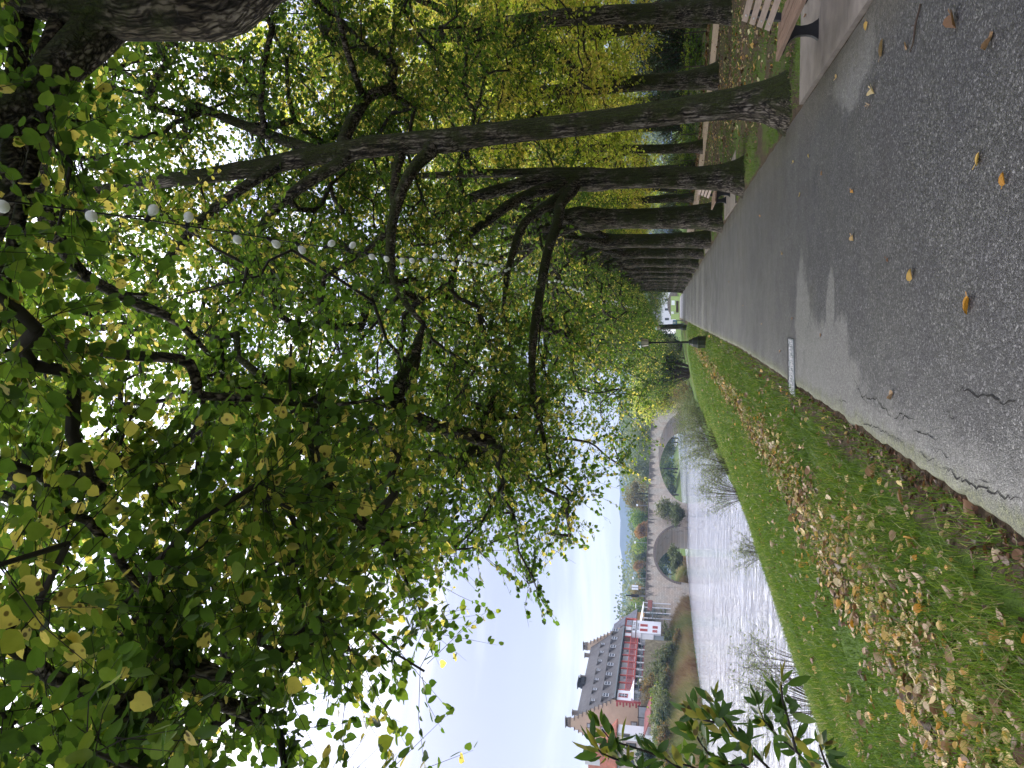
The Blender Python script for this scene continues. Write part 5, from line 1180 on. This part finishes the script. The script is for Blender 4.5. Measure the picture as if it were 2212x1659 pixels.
# ------------------------------------------------------------------ trees beyond the bridge and behind the buildings
def far_tree(lab, px_top, py, d, w_px, mm, seed, name='far_tree', base=0.0, n=6500):
    t = at(px_top, py, d); h = t[2] - base; r = w_px * .68 * d / F; rng = np.random.default_rng(seed)
    root = empty(name, (t[0], t[1], base), 0, lab, 'tree', 'wooded slope beyond the bridge')
    mb = MB(); mb.tube([(0, 0, -1), (0, 0, h * .5), (.2, 0, h * .8)], [.35, .25, .08], 7)
    lobes = []
    for k in range(14):
        q = rng.uniform(0, 6.28); z = h * rng.uniform(.28, .86); o = r * .62 * math.sqrt(rng.random()) * (1.15 - abs(z / h - .5)); lobes.append((math.cos(q) * o, math.sin(q) * o, z, r * rng.uniform(.22, .58)))
        mb.tube([(0, 0, h * .3), (lobes[-1][0] * .6, lobes[-1][1] * .6, z * .8), lobes[-1][:3]], [.14, .09, .03], 5)
    mb.build('trunk', M['bark_thin'], root)
    L = np.array(lobes); k = rng.integers(0, 14, n); v = unit(rng.normal(0, 1, (n, 3))) * (rng.random(n) ** .4)[:, None]
    P = L[k, :3] + v * L[k, 3][:, None] * np.array([1, 1, .85]); sz = rng.uniform(.22, .5, n) * d / 230
    lv, lf = leaves(P, rng.normal(0, 1, (n, 3)), rng.normal(0, 1, (n, 3)) + np.array([0, 0, .8]), sz, FAR_T, FAR_F)
    link('crown', np_mesh('crown', lv, lf, [M[mm]], None, np.clip(rng.normal(.45, .2, n) + rng.normal(0, .12, 14)[k], 0, .86)), root)
FT = [('dull green tree over the bridge\'s right end', 1362, 880, 270, 70, 'willow_leaf'), ('yellowing tree over the bridge right of the main arch\'s crown', 1392, 915, 262, 34, 'lime_leaf_pale'), ('grey green tree over the main arch\'s right half', 1345, 945, 300, 80, 'willow_leaf'),
      ('hazy green tree over the main arch\'s crown', 1352, 1010, 310, 74, 'willow_leaf'), ('bare brown tree over the main arch\'s left half', 1338, 1065, 290, 66, 'autumn_leaf'), ('green tree over the pier', 1362, 1112, 285, 56, 'lime_leaf'),
      ('orange tipped tree over the pier bush', 1360, 1140, 275, 34, 'orange_leaf'), ('dark green tree over the smaller arch\'s right half', 1366, 1172, 290, 56, 'lime_leaf'), ('mid green tree over the smaller arch\'s crown', 1364, 1205, 300, 56, 'willow_leaf'),
      ('rust orange tree left of the smaller arch\'s crown', 1358, 1236, 285, 42, 'orange_leaf'), ('bluish conifer over the smaller arch\'s left foot', 1372, 1250, 270, 44, 'evergreen_leaf'), ('olive tree behind the blue sign', 1362, 1283, 280, 50, 'autumn_leaf'),
      ('tall green tree behind the dark mast', 1346, 1318, 262, 56, 'lime_leaf'), ('golden brown tree behind the T-shaped lamp', 1352, 1350, 255, 50, 'autumn_leaf'), ('thin grey birch rising behind the slate roofed orange house', 1322, 1352, 215, 46, 'autumn_leaf'),
      ('pale birch beside the stepped gable\'s right end', 1306, 1332, 225, 44, 'willow_leaf'), ('green tree on the meadow seen through the main arch', 1420, 955, 330, 70, 'willow_leaf'), ('dull tree on the meadow beyond the main arch\'s middle', 1426, 1020, 340, 60, 'lime_leaf'),
      ('far left-hand tree seen through the main arch', 1430, 1062, 330, 46, 'willow_leaf'), ('dark tree beyond the smaller arch', 1418, 1195, 290, 50, 'evergreen_leaf'), ('wide hazy tree behind the dark pine', 1372, 800, 260, 90, 'willow_leaf'), ('faint hazy tree right of the dark pine', 1385, 745, 250, 80, 'lime_leaf')]
for i, (lab, pt, py, d, w_, mm) in enumerate(FT): far_tree(lab, pt, py, d, w_, mm, 200 + i, 'birch_tree' if 'birch' in lab else 'conifer_tree' if 'conifer' in lab else 'far_tree', -.5)
# a continuous wood on the slope behind them
rng = np.random.default_rng(250); n = 30000; x = rng.uniform(-330, 120, n); y = rng.uniform(420, 560, n)
P = np.stack([x, y, 2 + rng.random(n) ** .6 * (28 + 4 * np.sin(x * .05) + 3 * np.sin(x * .16 + 1) + 2 * np.sin(x * .41)) * np.interp(y, [420, 560], [.75, 1.2])], -1)
lv, lf = leaves(P, rng.normal(0, 1, (n, 3)), rng.normal(0, 1, (n, 3)) + np.array([0, -.6, .8]), rng.uniform(1.2, 2.6, n), FAR_T, FAR_F)
tag(link('woods', np_mesh('woods', lv, lf, [M['willow_leaf']], None, np.clip(rng.normal(.35, .2, n) + .2 * np.sin(x * .09), 0, .86))), kind='stuff')

# ------------------------------------------------------------------ grass, leaf litter, fallen leaves
rng = np.random.default_rng(300)
def samp(n, y0, y1, d0, d1, dens):
    """positions left of the path: y in range with density falling with distance, d = metres from the edge"""
    u = rng.random(n); y = y0 * (y1 / y0) ** u if dens else rng.uniform(y0, y1, n); d = d0 + (d1 - d0) * rng.random(n) ** 1.25; return d, y
d, y = samp(300000, 2.6, 70, .02, 10.5, True); x = xl(y) - d; ok = x > xnear(y) + .15
ok &= rng.random(len(d)) > np.where(d < .33, .72, 0) + .35 * np.exp(-((d - 1.55) / .35) ** 2)
ok &= ~((y < 4.2) & (d > 6)); d, y, x = d[ok], y[ok], x[ok]
patch = np.array([mnoise.noise(Vector((a * .8, b * .8, 0))) for a, b in zip(x, y)]); dist = np.hypot(x, y)
ok = patch + rng.normal(0, .2, len(x)) > -.85; x, y, d, patch, dist = x[ok], y[ok], d[ok], patch[ok], dist[ok]
H_ = rng.uniform(.035, .11, len(x)) * (1 + .7 * patch) * np.where(d > 4, 1.5, 1) + .01; W_ = .0035 + .00055 * dist
blades('grass', np.stack([x, y, hz(x, y) - .006], -1), H_, W_ * rng.uniform(.7, 1.3, len(x)), M['grass'], rng, .55, tone=np.clip(.45 + .25 * patch + rng.normal(0, .23, len(x)) + np.where(d > 4.5, .12, 0), 0, 1))
n = 52000; x = rng.uniform(2.4, 9, n); y = 6.4 * (60 / 6.4) ** rng.random(n); dr = x - xrgt(y)
patch = np.array([mnoise.noise(Vector((a * .55, b * .55, 4))) for a, b in zip(x, y)])
ok = (dr > .02) & (patch + rng.normal(0, .12, n) - .07 * np.maximum(0, dr - 1.2) > -.06)
for a, b in ((6.2, 10.05), (19.4, 23.2), (32.6, 36)): ok &= ~((y > a - .02) & (y < b + .02) & (dr < 1.3))
x, y, patch = x[ok], y[ok], patch[ok]; dist = np.hypot(x, y)
blades('grass_tufts', np.stack([x, y, hz(x, y) - .004], -1), rng.uniform(.02, .06, len(x)), (.004 + .0005 * dist), M['grass'], rng, .6, tone=np.clip(.30 + .3 * patch + rng.normal(0, .2, len(x)), 0, 1))

M['dry_leaf'] = leaf_mat('dry_leaf', [(0, (.035, .018, .011)), (.25, (.13, .060, .030)), (.5, (.29, .175, .10)), (.66, (.42, .31, .20)), (.80, (.52, .38, .13)), (.91, (.50, .23, .035)), (1, (.62, .55, .34))], .2, False, 1.2, .55)
LIT_T = NEAR_T.copy(); LIT_T[:, 2] = LIT_T[:, 2] * 2.6
def litter(name, x, y, size, lift, seed, tone=None):
    rg = np.random.default_rng(seed); n = len(x); P = np.stack([x, y, hz(x, y) + lift * rg.uniform(.3, 2.2, n)], -1)
    q = rg.uniform(0, 6.28, n); ax = np.stack([np.cos(q), np.sin(q), rg.normal(0, .3, n)], -1); nr = unit(rg.normal(0, .38, (n, 3)) + np.array([0, 0, 1]) * np.where(rg.random(n) < .5, 1, -1)[:, None])
    sz = size * np.clip(np.exp(rg.normal(0, .38, n)), .45, 2.1); T = LIT_T
    lv, lf = leaves(P, ax, nr, sz, T, NEAR_F); t = np.clip(rg.beta(1.5, 1.25, n) if tone is None else tone, 0, 1)
    return tag(link(name, np_mesh(name, lv, lf, [M['dry_leaf']], None, np.concatenate([t] * len(lf)))), kind='stuff')
rng = np.random.default_rng(310)
yb = 2.8 * (60 / 2.8) ** rng.random(8500); wob = .10 * np.sin(yb * .9) + .05 * np.sin(yb * 2.7)
wid = np.interp(yb, [3, 6, 10, 20, 60], [.50, .34, .22, .17, .25]); db = 1.30 + np.interp(yb, [3, 5, 9, 30], [.15, .0, -.03, .0]) + wob + rng.normal(0, 1, len(yb)) * wid
ys2 = 2.7 * (45 / 2.7) ** rng.random(7500); ds2 = rng.uniform(.05, 9, len(ys2)) ** 1.0
clump = np.array([mnoise.noise(Vector((a * 1.6, b * 1.2, 9))) for a, b in zip(ds2, ys2)]); okc = (clump + rng.normal(0, .12, len(clump)) > .02) | (rng.random(len(clump)) < .22); ys2, ds2 = ys2[okc], ds2[okc]
ye = rng.uniform(14, 45, 1500); de = (xl(ye) - xnear(ye)) - np.abs(rng.normal(0, .6, 1500)) - .2
dd = np.concatenate([db, ds2, de]); yy = np.concatenate([yb, ys2, ye]); ok = dd > .03; dd, yy = dd[ok], yy[ok]; xx = xl(yy) - dd; ok = xx > xnear(yy); xx, yy = xx[ok], yy[ok]
dist_ = np.hypot(xx, yy)
litter('leaf_litter', xx, yy, .047 + .0005 * np.minimum(dist_, 40), .026, 311)
n = 9000; y = 7 * (60 / 7) ** rng.random(n); x = xrgt(y) + .15 + rng.gamma(2.2, 1.7, n); ok = (x < 13)
for a, b in ((6.2, 10.05), (19.4, 23.2), (32.6, 36)): ok &= ~((y > a - .05) & (y < b + .05) & (x - xrgt(y) < 1.32))
x, y = x[ok], y[ok]; ok = rng.random(len(x)) < np.interp(x - xrgt(y), [0, 1.5, 3, 6], [.22, .4, .95, .9]); x, y = x[ok], y[ok]
litter('park_leaf_litter', x, y, .055, .012, 312, np.clip(rng.beta(1.5, 2.4, len(x)) + np.where(rng.random(len(x)) < .12, .5, 0), 0, 1))
# rusty strip of leaves along the hedge foot
k = rng.integers(0, len(hp), 2200); x = hp[k, 0] - .75 + rng.normal(0, .25, 2200); y = hp[k, 1] - .3 + rng.normal(0, .3, 2200)
litter('hedge_leaf_litter', x, y, .10, .03, 313, np.clip(rng.normal(.35, .16, 2200), 0, 1))
# debris at the grass edge by the path
ye = 2.9 * (12 / 2.9) ** rng.random(900); xe = xl(ye) - np.abs(rng.normal(0.08, .07, 900))
litter('edge_debris', xe, ye, .026, .012, 314, rng.uniform(0, .35, 900))

# single leaves lying on the asphalt
FL_ = [(2148, 77, .07, .50, 'curled tan leaf near the photo\'s right corner of the path'), (2060, 30, .09, .38, 'brown strip-like leaf at the right edge of the path'), (1960, 104, .055, .55, 'small tan leaf between the long twig and the pad'), (1905, 120, .10, .60, 'large pale folded leaf near the bench pad'),
       (1874, 47, .055, .84, 'yellow leaf on the path edge beside the bench pad'), (1884, 190, .085, .97, 'long pale yellow leaf lying diagonally out from the near bench'), (1876, 228, .045, .62, 'small tan leaf just left of the long pale yellow one'), (1808, 167, .05, .95, 'cream leaf near the pad\'s front corner'),
       (1710, 120, .05, .5, 'brown leaf on the concrete pad below the bench foot'), (1740, 35, .05, .45, 'brown leaf on the concrete pad at the right edge'), (1706, 167, .05, .4, 'rusty leaf on the concrete pad\'s far corner'),
       (2112, 356, .055, .83, 'upright yellow leaf casting a small shadow on the open asphalt'), (2172, 398, .055, .9, 'amber curled leaf with a raised stalk, near the bottom of the path'), (1842, 410, .045, .92, 'amber leaf alone in the middle of the path'), (1842, 508, .055, .95, 'cream leaf in the middle of the path beyond the amber one'),
       (1776, 378, .04, .5, 'small brown leaf in the middle distance, right half of path'), (1748, 340, .04, .97, 'small pale leaf right half of path, left of a brown one'), (1714, 352, .04, .8, 'tiny yellow leaf by the path\'s right edge'), (1690, 545, .04, .95, 'tiny cream leaf far up the middle of the path'),
       (1728, 423, .04, .97, 'tiny white leaf up the path between two brown specks'), (1643, 466, .05, .9, 'amber leaf at the right side up the path'), (1971, 603, .065, .84, 'yellow heart shaped leaf in the centre of the near path'), (2094, 643, .075, .9, 'orange and white leaf with a raised stalk in the near centre'),
       (1918, 557, .03, .3, 'tiny dark leaf above the yellow heart shaped leaf'), (1930, 850, .06, .55, 'tan leaf beside the crack on the left of the path'), (1774, 722, .035, .40, 'tiny rusty leaf just past the pale patch'), (1686, 760, .04, .5, 'tan leaf beyond the drain cover'),
       (1712, 690, .03, .35, 'tiny brown leaf far beyond the pale patch'), (1646, 700, .03, .95, 'tiny pale leaf up the path\'s left half'), (1606, 660, .03, .95, 'tiny pale leaf far up the path\'s left half'), (1575, 610, .03, .95, 'farthest tiny pale leaf on the path')]
rg = np.random.default_rng(400)
for px, py, sz, tone, lab in FL_:
    onpad = 'concrete pad' in lab and 'corner of' not in lab and 'on the concrete' in lab
    p = gz(px, py, .04 if onpad else .008); ax = np.array([[1.0, 0, .12]]); nr = np.array([[rg.normal(0, .3), rg.normal(0, .35), 1]]); T = LIT_T * np.array([1, rg.uniform(.6, 1.1), rg.uniform(.8, 2.0)])
    lv, lf = leaves(np.zeros((1, 3)), ax, nr, np.array([sz * 1.25]), T, NEAR_F)
    st = np.array([[-.45 * sz, -.006, .02], [-.45 * sz, .006, .02], [.05 * sz, .004, .012], [.05 * sz, -.004, .012]])
    lv = np.concatenate([lv, st]); lf = lf + [np.array([[12, 13, 14, 15]])]; lv[:, 2] -= lv[:, 2].min() - .002
    o = link('fallen_leaf', np_mesh('fallen_leaf', lv, lf, [M['dry_leaf']], None, np.full(3, tone)))
    o.location = p; o.rotation_euler = (0, 0, rg.uniform(0, 6.28)); tag(o, lab, 'leaf', 'fallen leaves on the path')
p = gz(1980, 55, .012); mb = MB(); mb.tube([(-.12, -.05, 0), (0, 0, .008), (.09, .05, .004), (.16, .06, .01)], [.006, .007, .006, .003], 6); mb.tube([(0, 0, .008), (.03, -.04, .02)], [.004, .002], 5)
o = mb.build('twig', M['stem']); o.location = p; o.rotation_euler = (0, 0, 2.2); tag(o, 'brown broken twig lying on the asphalt near the right edge', 'twig')

# ------------------------------------------------------------------ air between here and the far hills
HAZE = .00023
mb = MB(); mb.box(-1650, 1050, -40, 1600, -45, 135); hzo = mb.build('haze', []); tag(hzo, kind='stuff')
m, t = newmat('haze'); pv = nd(t, 'VolumePrincipled'); pv.inputs['Color'].default_value = (.50, .70, 1, 1); pv.inputs['Density'].default_value = HAZE; pv.inputs['Anisotropy'].default_value = .2
t.links.new(pv.outputs[0], nd(t, 'OutputMaterial').inputs['Volume']); hzo.data.materials.append(m)
